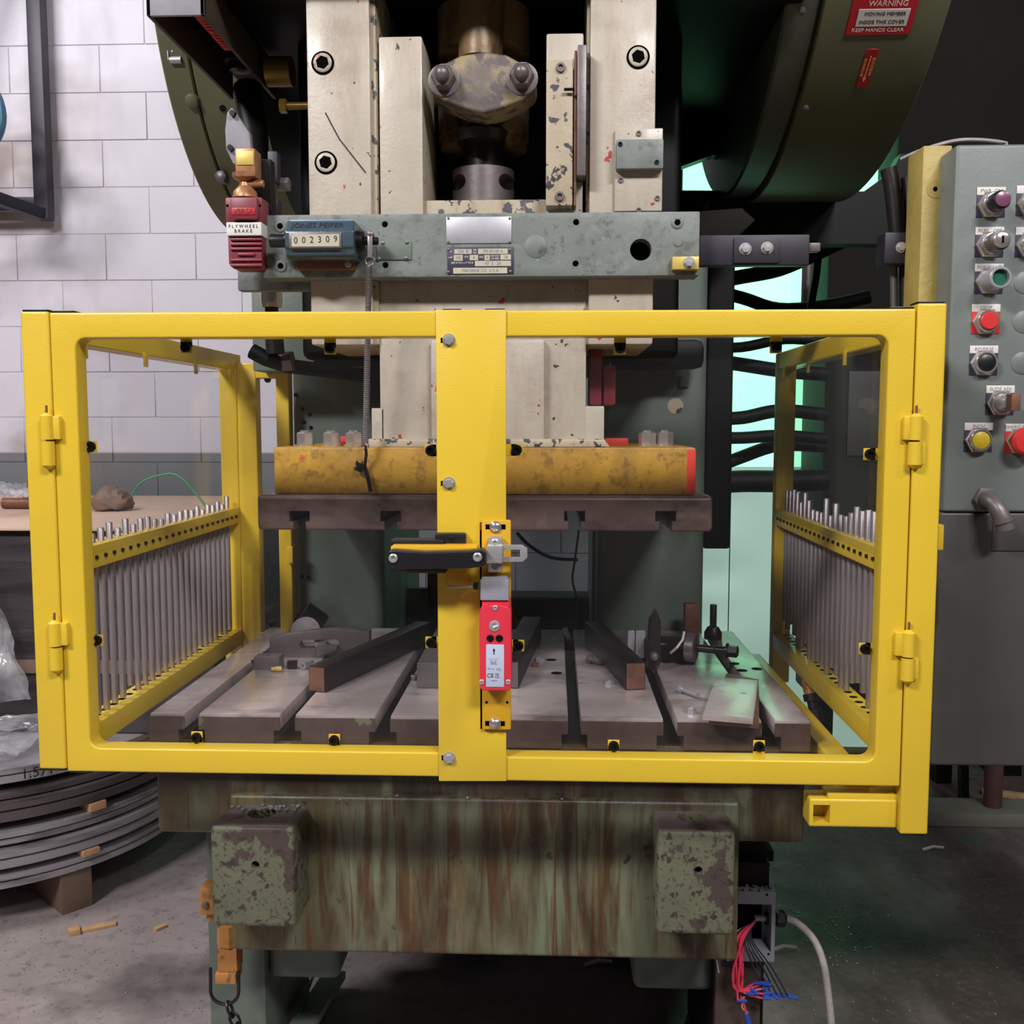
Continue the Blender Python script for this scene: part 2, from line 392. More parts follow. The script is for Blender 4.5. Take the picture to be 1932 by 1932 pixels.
def glow(name, rgb, s):
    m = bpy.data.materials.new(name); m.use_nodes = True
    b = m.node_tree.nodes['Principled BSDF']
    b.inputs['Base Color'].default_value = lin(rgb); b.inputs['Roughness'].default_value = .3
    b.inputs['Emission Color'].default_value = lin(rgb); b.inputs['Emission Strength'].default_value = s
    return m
M['curtain'] = glow('emissive_mint_curtain', (152, 255, 192), 1.9)  # daylight through the strips is put in as their own emission
M['curtain2'] = glow('emissive_pale_curtain', (172, 206, 190), .6)

# reusable fasteners (axis toward the viewer, -y)
def bolt_mesh(name, prof, m, n=24, hexes=()):
    b = MB(); b.lathe((0, 0, 0), (0, -1, 0), prof, n, hexes); return b.mesh(name, m)
SOCK = bolt_mesh('cap_screw', [(.0085, 0), (.0085, .0045), (.0078, .006), (.0045, .006), (.0042, .002), (.0005, .002)], M['capscrew'])
HEXB = bolt_mesh('hex_bolt', [(.0125, 0), (.0125, .0016), (.0088, .0017), (.0088, .008), (.0078, .0093), (.001, .0096)], M['steel'], 24, (2, 3, 4))
SMALLS = bolt_mesh('rivet', [(.0034, 0), (.003, .0013), (.0014, .0021), (.0003, .0022)], M['bluntsteel'], 10)
def scaled(me, s, m=None):
    r = me.copy()
    for v in r.vertices: v.co *= s
    if m: r.materials.clear(); r.materials.append(m)
    return r
# ================================================================ the setting
ZB = H - .535                                   # top of the bolster plate
fl = MB().box(-7, 7, -4, 9, -.1, 0).build('floor', M['floor'], kind='structure', label='stained grey concrete shop floor')
wb = MB().box(-3.6, .44, 4.50, 4.62, 0, 3.86).build('wall_back', M['mortar'], kind='structure', label='white painted block wall, grey below')
blk = MB().box(-.2020, .2020, -.004, .05, -.1004, .1004).mesh('block', M['wall'], bevel=.002, seg=1)
half = MB().box(-.1004, .1004, -.004, .05, -.1004, .1004).mesh('half_block', M['wall'], bevel=.002, seg=1)
for r in range(19):
    z = .1016 + .2032 * r + .028
    x = .44 - (.2032 if r % 2 else .0)
    if r % 2: inst('block', half, wb, (.44 - .1016, 4.5, z))
    while x - .4064 > -3.7:
        inst('block', blk, wb, (x - .2032, 4.5 + random.uniform(-.0015, .0015), z)); x -= .4064
wr = MB().box(.44, 6.5, 6.6, 6.7, 0, 4.5).build('wall_right', M['darksheet'], kind='structure', label='dark far wall behind the machines')

# strip curtain, daylight behind it put in as emission, one part per strip
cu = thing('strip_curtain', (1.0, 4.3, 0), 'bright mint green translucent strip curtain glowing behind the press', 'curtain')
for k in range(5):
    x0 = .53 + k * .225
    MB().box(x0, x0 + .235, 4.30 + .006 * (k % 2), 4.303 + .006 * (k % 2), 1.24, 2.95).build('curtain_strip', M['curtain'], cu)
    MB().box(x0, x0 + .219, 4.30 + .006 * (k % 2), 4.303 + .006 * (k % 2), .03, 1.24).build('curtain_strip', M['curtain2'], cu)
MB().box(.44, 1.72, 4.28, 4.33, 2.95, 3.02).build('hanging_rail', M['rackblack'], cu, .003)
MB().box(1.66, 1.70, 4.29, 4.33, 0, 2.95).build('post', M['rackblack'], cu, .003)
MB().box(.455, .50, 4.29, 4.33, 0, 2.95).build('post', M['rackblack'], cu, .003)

# dark machine standing behind on the right
dm = thing('background_machine', (1.6, 4.1, 0), 'dark machine cabinet standing in the shade behind the right guard panel', 'machine')
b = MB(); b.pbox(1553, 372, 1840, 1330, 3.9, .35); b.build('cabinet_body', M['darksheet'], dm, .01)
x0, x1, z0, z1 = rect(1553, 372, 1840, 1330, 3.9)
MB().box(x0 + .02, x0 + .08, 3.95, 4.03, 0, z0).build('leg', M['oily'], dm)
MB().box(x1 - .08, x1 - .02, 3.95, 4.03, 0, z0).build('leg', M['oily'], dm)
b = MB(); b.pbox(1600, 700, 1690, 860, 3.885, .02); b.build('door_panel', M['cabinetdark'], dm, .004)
ds = MB(); ds.pbox(1700, -160, 2150, 330, 4.0, .25)
p0 = at(1960, 330, 4.0)
dsr = thing('overhead_duct', (p0.x, 4.1, 0), 'large dark brown sheet metal duct high at the upper right', 'duct')
ds.build('duct_body', M['darksheet'], dsr, .02)
MB().box(p0.x - .06, p0.x + .06, 4.05, 4.17, 0, p0.z).build('leg', M['oily'], dsr)
cb = MB(); c0 = gr(1745, 1560); c1 = gr(2050, 1600)
q = c0; cb.box(q.x, q.x + 1.6, q.y, q.y + .16, 0, .05)
cb.build('concrete_curb', M['curb'], None, .008, label='low grey concrete curb on the floor under the control cabinet', cat='curb')
st = thing('machine_stand', (1.6, q.y + .2, 0), 'oxide red post and black legs of a stand behind the control cabinet', 'stand')
a = gr(1865, 1540); a.y = q.y + .08
MB().cyl((a.x, a.y, .05), (a.x, a.y, 1.2), .032, 14).build('post', M['redpost'], st)
MB().bar((a.x - .06, a.y + .1, .0), (a.x - .12, a.y + .1, 1.2), .03, .03).build('leg', M['oily'], st)
MB().box(a.x - .3, a.x + .6, a.y - .1, a.y + .3, 1.2, 1.24).build('top_plate', M['oily'], st, .003)
MB().bar((a.x + .07, a.y + .25, .012), (a.x + .6, a.y + .05, .012), .03, .02).build('timber_batten', M['wood'], None, .002, label='thin pale wooden batten lying on floor by the red post', cat='batten')

# black wall rack and hose at the far left
rk = thing('wall_rack', at(78, 400, 4.4), 'black square tube wall rack bolted to the white block wall', 'rack')
A = at(58, -40, 4.42); B = at(82, 415, 4.42)
MB().bar((A.x + .02, 4.42, A.z), (A.x + .02, 4.42, B.z), .062, .062, (0, 1, 0)).build('upright', M['rackblack'], rk, .004)
MB().bar((A.x + .02, 4.4, B.z + .02), (A.x - .42, 3.9, B.z + .16), .05, .05).build('brace', M['rackblack'], rk, .004)
MB().bar((A.x + .02, 4.42, B.z + .07), (A.x - .6, 4.42, B.z + .07), .05, .05).build('cross_rail', M['rackblack'], rk, .004)
MB().bar((A.x - .16, 4.3, A.z + .1), (A.x - .5, 4.1, B.z + .45), .05, .05).build('brace', M['rackblack'], rk, .004)
hp = at(-72, 210, 4.0)
b = MB(); b.tube([(hp.x + .155 * math.cos(t), 4.0, hp.z + .155 * math.sin(t)) for t in [2 * PI * k / 32 for k in range(32)]], .016, 8, True)
for k in (1, 2): b.tube([(hp.x + (.155 - .01 * k) * math.cos(t), 4.0 + .028 * k, hp.z + .155 * math.sin(t)) for t in [2 * PI * j / 32 for j in range(32)]], .014, 8, True)
b.build('coiled_hose', M['hoseblue'], None, label='blue coiled hose hanging at the left edge below the black rack', cat='hose')

# steel strip coils lying in a stack on timber
cx, cy = -1.84, 3.18
def ring(R, r, z0, z1, m, label, laps=5):
    t = thing('strip_coil', (cx, cy, z0), label, 'steel coil', 'steel strip coils stacked at the left')
    h = z1 - z0; k = 0; z = z0; bands = [.38, .34, .28] if h > .06 else [.52, .48]
    for f in bands:
        zz = z + h * f; rr = R + random.uniform(-.012, .006)
        MB().lathe((cx, cy, 0), (0, 0, 1), [(r, z + .001), (rr - .006, z + .001), (rr, z + .004), (rr, zz - .004), (rr - .006, zz - .001), (r, zz - .001)], 96).build('wound_strip', m, t)
        z = zz
    return t
zs = [(.12, .163, 'coil'), (.18, .24, 'coil'), (.246, .29, 'coil'), (.315, .40, 'coildark'), (.42, .468, 'coil')]
lb = ['bottom bright steel strip coil resting on the timber blocks', 'bright steel strip coil second from bottom of the stack', 'brownish steel strip coil in the middle of the stack',
      'wide dark steel strip coil second from top of the stack', 'top steel strip coil of the stack with 1.571 marked on its edge']
tops = []
for (a0, a1, mm), l in zip(zs, lb): tops.append(ring(.615, .28, a0, a1, M[mm], l))
# each spacer lies flat between two coils
q = at(20, 1495, 2.65); text('1.571', .04, (cx + .617 * math.sin(.69), cy - .617 * math.cos(.69), .444), M['black_ink'], tops[-1], rot=(PI / 2, 0, .69), th=.0006)
for i, (px, z0, z1, m, l) in enumerate([(250, .29, .315, 'wood', 'pale pine spacer stick under the wide dark coil'), (236, .163, .18, 'wood', 'pale pine spacer stick on top of the bottom coil'),
                             (40, .40, .42, 'woodgrey', 'grey timber spacer under the marked top coil'), (10, .24, .246, 'woodgrey', 'thin grey packing between the two bright coils')]):
    ang = {250: -.62, 236: -.66, 40: -1.25, 10: -1.3}[px]
    d = Vector((math.cos(ang), math.sin(ang), 0)); c = Vector((cx, cy, (z0 + z1) / 2))
    MB().bar(c + d * .3, c + d * .625, .05, z1 - z0).build('timber_spacer', M[m], None, .001, label=l, cat='spacer')
for ang, l in ((-.72, 'dark timber block under the coils, nearest the press bed'), (-1.57, 'dark timber block under the front of the coils'), (.9, 'dark timber block under the back of the coils')):
    d = Vector((math.cos(ang), math.sin(ang), 0)); c = Vector((cx, cy, .06))
    MB().bar(c + d * .3, c + d * .6, .09, .12).build('timber_block', M['woodgrey'], None, .004, label=l, cat='timber block')
# wrapped load standing on the coils
wp = thing('wrapped_crate', (cx, cy + .4, .468), 'dark stretch wrapped crate standing on the steel coils', 'crate')
MB().box(-2.75, -1.03, 2.98, 4.25, .468, 1.10).build('crate_body', M['wrap'], wp, .02)
MB().box(-2.74, -1.08, 2.966, 2.976, .66, .70).build('strap', M['woodgrey'], wp)
MB().box(-2.8, -.98, 2.95, 4.30, 1.10, 1.11).build('cardboard_sheet', M['cardboard'], None, .002, label='flat cardboard sheet lying on top of the dark wrapped crate', cat='cardboard')
def crumple(name, c, r, sq, m, label, cat, sd):
    b = MB(); b.ball(c, r, 36, 24, sq); cv = Vector(c); zlo = c[2] - r * sq[2] * .7
    for v in b.v:
        d = v - cv; n3 = noise_at(d * (14 / max(r, .05) * .1) + Vector((sd, 0, 0))) * .35 + noise_at(d * (40 / max(r, .05) * .1) + Vector((0, sd, 0))) * .16
        v.x = c[0] + d.x * (1 + n3); v.y = c[1] + d.y * (1 + n3); v.z = max(c[2] + d.z * (1 + n3), zlo)
    return b.build(name, m, None, label=label, cat=cat)
def film(P, amp, sd, label, nu=34, nv=34):
    """a crumpled sheet of clear film spanned over four corners"""
    P = [Vector(p) for p in P]; b = MB(); vs = []
    nrm = (P[1] - P[0]).cross(P[2] - P[0]).normalized()
    for j in range(nv + 1):
        for i in range(nu + 1):
            u, v = i / nu, j / nv
            q = P[0].lerp(P[1], u).lerp(P[2].lerp(P[3], u), v)
            f = noise_at(Vector((u * 3 + sd, v * 3, 0))) + .6 * abs(noise_at(Vector((u * 8, v * 7 + sd, 2)))) + .25 * noise_at(Vector((u * 20, v * 18, sd)))
            e = noise_at(Vector((u * 4, v * 4, sd + 5))) * .3 * (P[1] - P[0]).length
            vs.append(q + nrm * (f * amp + amp * .4) + Vector((e * (u - .2), 0, 0)))
    b.add(vs, [(j * (nu + 1) + i, j * (nu + 1) + i + 1, (j + 1) * (nu + 1) + i + 1, (j + 1) * (nu + 1) + i) for j in range(nv) for i in range(nu)])
    return b.build('plastic_film', M['film'], None, label=label, cat='plastic film')
film([at(-60, 1120, 2.95), at(-10, 1090, 2.95), at(-60, 1330, 2.93), at(62, 1318, 2.93)], -.022, 3, 'crumpled clear plastic film hanging down the dark crate')
film([(-2.05, 2.66, .475), (-1.52, 2.72, .475), (-2.05, 2.92, .50), (-1.45, 2.95, .52)], .035, 7, 'crumpled clear plastic film lying on the top coil')
film([at(-60, 945, 3.2), at(60, 945, 3.2), at(-60, 922, 3.6), at(55, 922, 3.6)], .03, 11, 'crumpled clear plastic film lying on the cardboard at far left')
p = at(198, 925, 3.5); crumple('rag_bundle', (p.x, 3.55, 1.148), .06, (1.2, 1.0, .8), M['woodgrey'], 'grey rag bundle on the cardboard behind the rods', 'rag', 9)
p = at(45, 910, 3.6); b = MB(); b.cyl((p.x - .08, 3.6, 1.131), (p.x + .05, 3.6, 1.131), .02, 12); b.cyl((p.x + .0, 3.6, 1.13), (p.x + .03, 3.62, 1.26), .012, 8)
b.build('hand_tool', M['rustend'], None, label='rusty hand tool lying on the cardboard beside the yellow post', cat='tool')
pts = [at(240, 945, 3.7), at(262, 915, 3.7), at(300, 897, 3.7), at(340, 900, 3.7), at(388, 937, 3.7)]
pts[0].z = 1.114; pts[-1].z = 1.114
MB().tube(smooth(pts), .0045, 6).build('packing_strap', M['greenwire'], None, label='thin green packing strap arching above the cardboard', cat='strap')

# floor litter
for px, py, l, w, a, lab in ((180, 1752, .11, .025, .5, 'torn pale wood splinter on the floor left of the press'), (303, 1752, .034, .016, .9, 'small pale wood chip on the floor right of the splinter')):
    g0 = gr(px, py); b = MB(); Mx = Matrix.Translation(g0) @ Matrix.Rotation(a, 4, 'Z')
    b.box(-l / 2, l / 2, -w / 2, w / 2, 0, .008, Mx)
    if l > .1: b.box(-l / 2 - .015, -l / 2 + .015, -.02, .01, 0, .016, Mx)
    b.build('wood_splinter', M['wood'], None, .001, label=lab, cat='wood chip')
for px, py, lab in ((1762, 1605, 'pale curled shaving on floor right of the yellow post'), (1480, 1795, 'thin pale strip on green stained floor by the cable'), (1130, 1822, 'thin grey strip on the dark floor under the bed'), (1095, 1760, 'short grey strip on the floor under the bed edge')):
    g0 = gr(px, py); MB().tube([g0 + Vector((-.04, -.008, .006)), g0 + Vector((0, .006, .012)), g0 + Vector((.035, .012, .006))], .005, 6).build('metal_shaving', M['white'], None, label=lab, cat='shaving')
b = MB()
rs = random.Random(4)
for k in range(300):
    px = rs.uniform(1430, 1930); py = rs.uniform(1580, 1930)
    if rs.random() < .35: px = rs.gauss(1600, 40); py = rs.gauss(1770, 45)
    g0 = gr(px, py); s = rs.uniform(.001, .0026)
    b.lathe(g0 + Vector((0, 0, .0005)), (rs.uniform(-.3, .3), rs.uniform(-.3, .3), 1), [(s, 0), (s, .002)], 6)
for k in range(160):
    g0 = gr(rs.uniform(5, 390), rs.uniform(1700, 1930)); s = rs.uniform(.001, .0025)
    b.lathe(g0 + Vector((0, 0, .0005)), (rs.uniform(-.3, .3), rs.uniform(-.3, .3), 1), [(s, 0), (s, .002)], 6)
b.build('metal_swarf', M['alu'], None, smooth=False, label='scattered metal slugs and swarf on the shop floor', cat='swarf', kind='stuff')
# ================================================================ the press
pr = thing('power_press', (-.135, 2.2, 0), 'large old green and cream mechanical stamping press filling the picture', 'press')
YB, YK = 1.80, 2.60
# --- bed
XL, XR = at(282, 1365, YB).x, at(1530, 1365, YB).x
ZT = ZB - .10                                   # under the bolster
zf = at(900, 1590, 1.83).z
fx0, fx1 = at(288, 1530, 1.83).x, at(1524, 1530, 1.83).x
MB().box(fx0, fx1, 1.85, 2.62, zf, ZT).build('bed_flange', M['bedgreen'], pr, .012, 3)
bx0, bx1 = at(445, 1700, 1.86).x, at(1388, 1700, 1.86).x
zb0 = at(900, 1803, 1.832).z; zl0 = at(900, 1506, 1.835).z
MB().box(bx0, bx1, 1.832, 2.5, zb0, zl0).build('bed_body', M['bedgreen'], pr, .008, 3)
zl = zl0
def boss(x0, x1, y0, y1, side):
    Y0, Y1 = 1.73, 1.865
    a, c, z0, z1 = rect(x0, y0, x1, y1, Y0)
    zt = at(500, 1512, Y1).z
    # block with a scooped, worn top
    b = MB(); n = 8
    prof = [(Y0, z0), (Y0, z1)] + [(Y0 + (Y1 - Y0) * (.25 + .75 * k / n), z1 + (zt - z1) * (k / n) ** 2.2) for k in range(n + 1)] + [(Y1, z0)]
    o = MB(); m = len(prof)
    vs = [(x, y, z) for x in (a, c) for y, z in prof]
    o.add(vs, [list(range(m)), list(range(2 * m - 1, m - 1, -1))] + [(i, (i + 1) % m, (i + 1) % m + m, i + m) for i in range(m)])
    ob = o.build('boss', M['bosspaint'], pr, .010, 3)
    h = at(x0 + (x1 - x0) * .53, y0 + (y1 - y0) * .38, Y0)
    k = MB().cyl((h.x, Y0 - .03, h.z), (h.x, Y0 + .03, h.z), .0075, 20)
    hx = (a + c) / 2
    cut(ob, k)
    cut(ob, MB().cyl((hx, 1.795, z1 - .05), (hx, 1.795, z1 + .2), .026, 28))
    me = ob.data; me.materials.append(M['bosstop'])       # the scooped top is worn to bare metal
    for f in me.polygons:
        if f.normal.z > .3 and f.center.y + wpos(pr).y > Y0 + .004: f.material_index = 1
    return ob
boss(398, 556, 1560, 1750, 1)
boss(1240, 1387, 1568, 1765, -1)
M['woodpost'] = mk('oily_timber', (74, 58, 50), .6, 0, .2, 20, patches=[dict(c=(40, 32, 30), s=(40, 40, 5), a=.5, b=.7, f=.7)])
# under-bed drums, legs
for x0, x1, y0, y1 in ((505, 640, 1800, 1850), (1195, 1348, 1806, 1872)):
    a, c, z0, z1 = rect(x0, y0, x1, y1, 2.0)
    MB().box(a, c, 2.0, 2.45, z0, zb0 + .01).build('cross_rib', M['framegreen'], pr, .022, 4)
a = rect(393, 1700, 500, 1932, 1.98); MB().box(a[0], a[1], 1.98, 2.35, 0, zf + .02).build('leg', M['framegreen'], pr, .008)
a = rect(1345, 1780, 1442, 1932, 1.98); MB().box(a[0], a[1], 1.98, 2.35, 0, zf + .02).build('leg', M['oily'], pr, .008)
a = rect(1345, 1800, 1440, 1932, 1.955); MB().box(a[0] + .005, a[1] - .005, 1.955, 1.98, 0, a[3]).build('wooden_post', M['woodpost'], pr, .003)
MB().bar(at(632, 1838, 2.4), at(556, 1960, 2.05), .055, .02).build('brace', M['curb'], pr, .003)
MB().tube([at(592, 1838, 2.4), at(572, 1890, 2.2), at(548, 1960, 2.05)], .004, 6).build('green_cord', M['greenwire'], pr)
a = rect(1388, 1605, 1460, 1625, 2.05); MB().box(a[0], a[1], 2.05, 2.2, a[2], a[3]).build('bracket', M['black'], pr, .002)
a = rect(1388, 1625, 1440, 1652, 2.0); MB().box(a[0], a[1], 2.0, 2.1, a[2], a[3]).build('bracket', M['darksteel'], pr, .002)
q = at(1430, 1637, 2.0); inst('cap_screw', scaled(SOCK, 1.0), pr, (q.x, 2.0, q.z))
# --- bolster: land strips between real T-slots
slots = [(340, 378), (528, 556), (708, 736), (1072, 1096), (1252, 1278), (1438, 1462)]
sx = []
for x0, x1 in slots:
    sx.append((at(x0, 1365, YB).x, at(x1, 1365, YB).x))
sx[0] = (at(348, 1365, YB).x, at(374, 1365, YB).x)
edges = [XL] + [e for s in sx for e in s] + [XR]
bo = MB().box(XL + .002, XR - .002, YB + .004, YK - .002, ZT, ZB - .055).build('bolster_plate', M['bolfront'], pr, .002)
for i in range(0, len(edges), 2):
    x0, x1 = edges[i], edges[i + 1]
    MB().box(x0, x1, YB + .003, YK, ZB - .03, ZB).build('bolster_land', M['bolster'], bo, .004, 2)
    MB().box(x0, x1, YB, YB + .0035, ZB - .03, ZB - .005).build('land_face', M['bolfront'], bo, .001)
    MB().box(x0 + (.012 if i else 0), x1 - (.012 if i < len(edges) - 2 else 0), YB, YK, ZB - .056, ZB - .0295).build('bolster_web', M['bolfront'], bo)
MB().box(XL + .01, XR - .01, YB + .02, YK - .01, ZB - .0555, ZB - .0535).build('slot_floor', M['slotdark'], bo)
hm = MB().lathe((0, 0, 0), (0, 0, 1), [(.012, 0), (.012, .0006), (.011, .0007)], 16).mesh('tapped_hole', M['hole'])
for px, py in ((484, 1246), (1040, 1245), (1050, 1270), (1385, 1252), (1400, 1265), (1428, 1262)):
    g0 = gr(px, py, ZB); inst('tapped_hole', hm, bo, (g0.x, g0.y, ZB - .0002))
# --- C-frame behind
def fbox(name, x0, x1, y0, y1, z0, z1, m, bev=.01): return MB().box(x0, x1, y0, y1, z0, z1).build(name, M[m], pr, bev, 3)
flx0, flx1 = at(552, 900, 2.62).x, at(722, 900, 2.62).x
frx0, frx1 = at(1128, 900, 2.62).x, at(1332, 900, 2.62).x
fbox('side_frame', flx0, flx1, 2.62, 3.35, 0, H + .5, 'framegreen', .03)
fbox('side_frame', frx0, frx1, 2.62, 3.35, 0, H + .5, 'framegreen', .03)
fbox('frame_head', flx0 + .10, .285, 2.34, 3.35, H + .15, H + 1.5, 'oily', .02)
fbox('crown', flx0 - .12, frx1 + .12, 1.90, 3.3, H + .86, H + 1.6, 'oily', .02)
fbox('rear_tie', flx1 - .01, frx0 + .01, 3.2, 3.34, 0, ZB - .02, 'oily', .01)
a = rect(1332, 372, 1384, 1036, 2.75); fbox('cable_duct', a[0], a[1], 2.75, 2.95, a[2], a[3], 'black', .01)
a = rect(1222, -60, 1288, 420, 2.7); fbox('rear_column', a[0], a[1], 2.7, 3.0, a[2], a[3], 'oily', .01)
b = MB(); b.pprism([(1280, -80), (1560, -80), (1560, 300), (1345, 292), (1355, 150), (1320, 150), (1304, 232), (1280, 232)], 3.0, .05); b.build('rear_cover', M['oily'], pr)
b = MB(); b.pprism([(1280, 232), (1350, 230), (1345, 292), (1285, 314), (1280, 314)], 2.99, .05); b.build('rear_cover', M['oily'], pr)
b = MB(); b.pprism([(1278, 359), (1630, 361), (1665, 336), (1690, 310), (1700, 290), (1780, 290), (1780, 460), (1278, 460)], 2.98, .06); b.build('rear_cover', M['oily'], pr)
b = MB(); b.pprism([(1320, 398), (1400, 392), (1426, 415), (1385, 452), (1320, 452)], 2.55, .06); b.build('guard_bracket', M['darksheet'], pr, .004)
# --- big side covers
def drum(name, x0, x1, cyy, czz, R, m, bev=.012):
    return MB().lathe((x0, cyy, H + czz), (1, 0, 0), [(R - bev, 0), (R, bev), (R, x1 - x0 - bev), (R - bev, x1 - x0)], 128).build(name, M[m], pr)
fw = drum('flywheel_cover', -.989, -.917, 3.131, 1.216, .634, 'sheetolive', .004)
MB().lathe((-.913, 3.131, H + 1.216), (1, 0, 0), [(.630, 0), (.630, .16), (.59, .162)], 128).build('cover_band', M['sheetolive'], fw)
gc = drum('gear_cover', .547, .803, 2.78, 1.525, .915, 'sheetolive', .003)
drum('gear_cover_rim', .474, .545, 2.78, 1.525, .900, 'sheetgrey', .006)
def rimpt(px, py, x, cyy, czz, R):
    r = ray(px, py); k = x / r.x; yy = r.y * k
    return Vector((x, cyy - math.sqrt(max(R * R - (r.z * k - czz) ** 2, 0)), H + r.z * k))
def on_drum(px, py, cyy, czz, R):
    r = ray(px, py); A = r.y ** 2 + r.z ** 2; B = -(r.y * cyy + r.z * czz); C = cyy ** 2 + czz ** 2 - R * R
    k = (-B - math.sqrt(max(B * B - A * C, 0))) / A
    p = Vector((r.x * k, r.y * k, H + r.z * k)); n = Vector((0, p.y - cyy, p.z - H - czz)).normalized()
    return p, n
def plate_on_drum(name, px, py, w, h, m, parent, roll=0.0, R=.915, bev=.0008, lift=.0):
    p, n = on_drum(px, py, 2.78, 1.525, R); u = Vector((1, 0, 0)); v = n.cross(u).normalized()
    if v.z < 0: v = -v
    q = Matrix((u, v, u.cross(v))).transposed().to_4x4()
    q = Matrix.Translation(p + n * lift) @ q @ Matrix.Rotation(roll, 4, 'Z')
    b = MB().box(-w / 2, w / 2, -h / 2, h / 2, -.0012, .0012, q)
    return b.build(name, m, parent, bev, 1), q
def txt_on(s, size, q, x, y, m, parent, rz=0.0, th=.0003):
    o = text(s, size, (0, 0, 0), m, parent, th=th)
    o.matrix_parent_inverse = Matrix.Identity(4)
    o.matrix_local = Matrix.Translation(-wpos(parent)) @ q @ Matrix.Translation((x, y, .0016)) @ Matrix.Rotation(rz, 4, 'Z')
    return o
sg, q = plate_on_drum('warning_sign', 1664, 30, .133, .078, M['redsign'], gc, -.0, lift=.001)
pl, q2 = plate_on_drum('sign_panel', 1665, 32, .104, .036, M['white'], gc, 0, lift=.0025, bev=.0003)
txt_on('WARNING', .0165, q, .006, .0265, M['white_ink'], gc)
txt_on('MOVING MEMBER', .0105, q2, .003, .0085, M['black_ink'], gc)
txt_on('INSIDE THIS COVER', .0105, q2, .0, -.0085, M['black_ink'], gc)
txt_on('KEEP HANDS CLEAR', .0118, q, -.002, -.0285, M['white_ink'], gc)
for i in (-1, 1):
    for j in (-1, 1):
        o = inst('rivet', SMALLS, gc, q @ Vector((i * .061, j * .034, .001))); o.rotation_euler = (q.to_3x3() @ Matrix.Rotation(PI / 2, 3, 'X')).to_euler()
sg2, q = plate_on_drum('rotation_sign', 1636, 128, .026, .094, M['redsign'], gc, -.0, lift=.001)
txt_on('ROTATION', .0085, q, .0075, .004, M['cream_ink'], gc, -PI / 2)
txt_on('ROTATION', .0085, q, -.0085, .002, M['cream_ink'], gc, PI / 2)
b = MB().box(-.0012, .0012, -.024, .03, .0012, .0018, q); b.add([q @ Vector(v) for v in ((-.004, -.022, .0017), (.004, -.022, .0017), (0, -.035, .0017))], [(0, 1, 2)]); b.build('arrow', M['cream_ink'], gc)
for px, py in ((1512, 203), (1505, 20)):
    p, n = on_drum(px + 8, py, 2.78, 1.525, .915)
    o = MB().lathe(p, n, [(.008, -.002), (.008, .006), (.005, .008)], 6).build('cover_bolt', M['bluntsteel'], gc)
# left cover details
def onfw(px, py):
    r = ray(px, py); A = r.y ** 2 + r.z ** 2; B = -(r.y * 3.131 + r.z * 1.216); C = 3.131 ** 2 + 1.216 ** 2 - .632 ** 2
    k = (-B - math.sqrt(max(B * B - A * C, 0))) / A; p = Vector((r.x * k, r.y * k, H + r.z * k)); n = Vector((0, p.y - 3.131, p.z - H - 1.216)).normalized()
    return p, n
p, n = onfw(333, 113); MB().cyl(p + n * .004 - Vector((.014, 0, 0)), p + n * .004 + Vector((.014, 0, 0)), .009, 12).build('latch_barrel', M['alu'], fw)
MB().tube([p + n * .012 + Vector((-.016, 0, .002)), p + n * .012 + Vector((-.02, 0, .05)), p + n * .012 + Vector((-.01, 0, .055)), p + n * .012 + Vector((-.006, 0, .02))], .002, 6).build('latch_wire', M['alu'], fw)
p, n = onfw(363, 190); MB().lathe(p, n, [(.02, 0), (.016, .01), (.006, .014)], 14).build('weld_knob', M['sheetolive'], fw)
for px, py in ((340, 228), (420, 205)):
    p, n = onfw(px, py); MB().lathe(p, n, [(.009, -.002), (.008, .0015)], 12).build('bolt', M['oily'], fw)
p, n = onfw(420, 335); MB().lathe(p - Vector((.0, .0, 0)), (0, -1, 0), [(.017, -.02), (.017, .02), (.014, .022)], 6).build('hex_fitting', M['bluntsteel'], fw)
# --- cream uprights
Yu = 2.0
def pb(name, x0, y0, x1, y1, Y, d, m, bev=.004, par=None):
    b = MB(); b.pbox(x0, y0, x1, y1, Y, d); return b.build(name, M[m], par or pr, bev, 2)
ul = pb('upright', 581, -60, 700, 651, Yu, .34, 'cream', .006)
ur = pb('upright', 1112, -60, 1236, 650, Yu, .34, 'cream', .006)
pb('gib_strip', 692, -60, 712, 651, Yu + .012, .3, 'cream_dirty', .006)
pb('gib_strip', 1106, -60, 1114, 650, Yu + .02, .3, 'cream_dirty', .003)
BIG = bolt_mesh('socket_bolt', [(.0182, .001), (.0182, .0035), (.0168, .0045), (.0122, .0045), (.0118, -.012), (.0005, -.012)], M['cream'], 24, (3, 4, 5))
RECR = bolt_mesh('bolt_recess', [(.0222, -.0005), (.0222, .0012), (.019, .0013)], M['hole'], 32)
HEXH = bolt_mesh('hex_socket', [(.0116, .0038), (.0116, .0049), (.0004, .0049)], M['hole'], 24, (0, 1))
for par, px, py in ((ul, 609, 119), (ul, 615, 307), (ur, 1204, 108)):
    p = at(px, py, Yu); inst('bolt_recess', RECR, par, (p.x, Yu, p.z)); inst('socket_bolt', BIG, par, (p.x, Yu, p.z), (0, .3, 0)); inst('hex_socket', HEXH, par, (p.x, Yu, p.z), (0, .3, 0))
p = [at(614, 213, Yu), at(640, 262, Yu), at(690, 326, Yu)]
MB().tube([q + Vector((0, -.0006, 0)) for q in p], .0013, 5).build('scratch', M['black_ink'], ul)
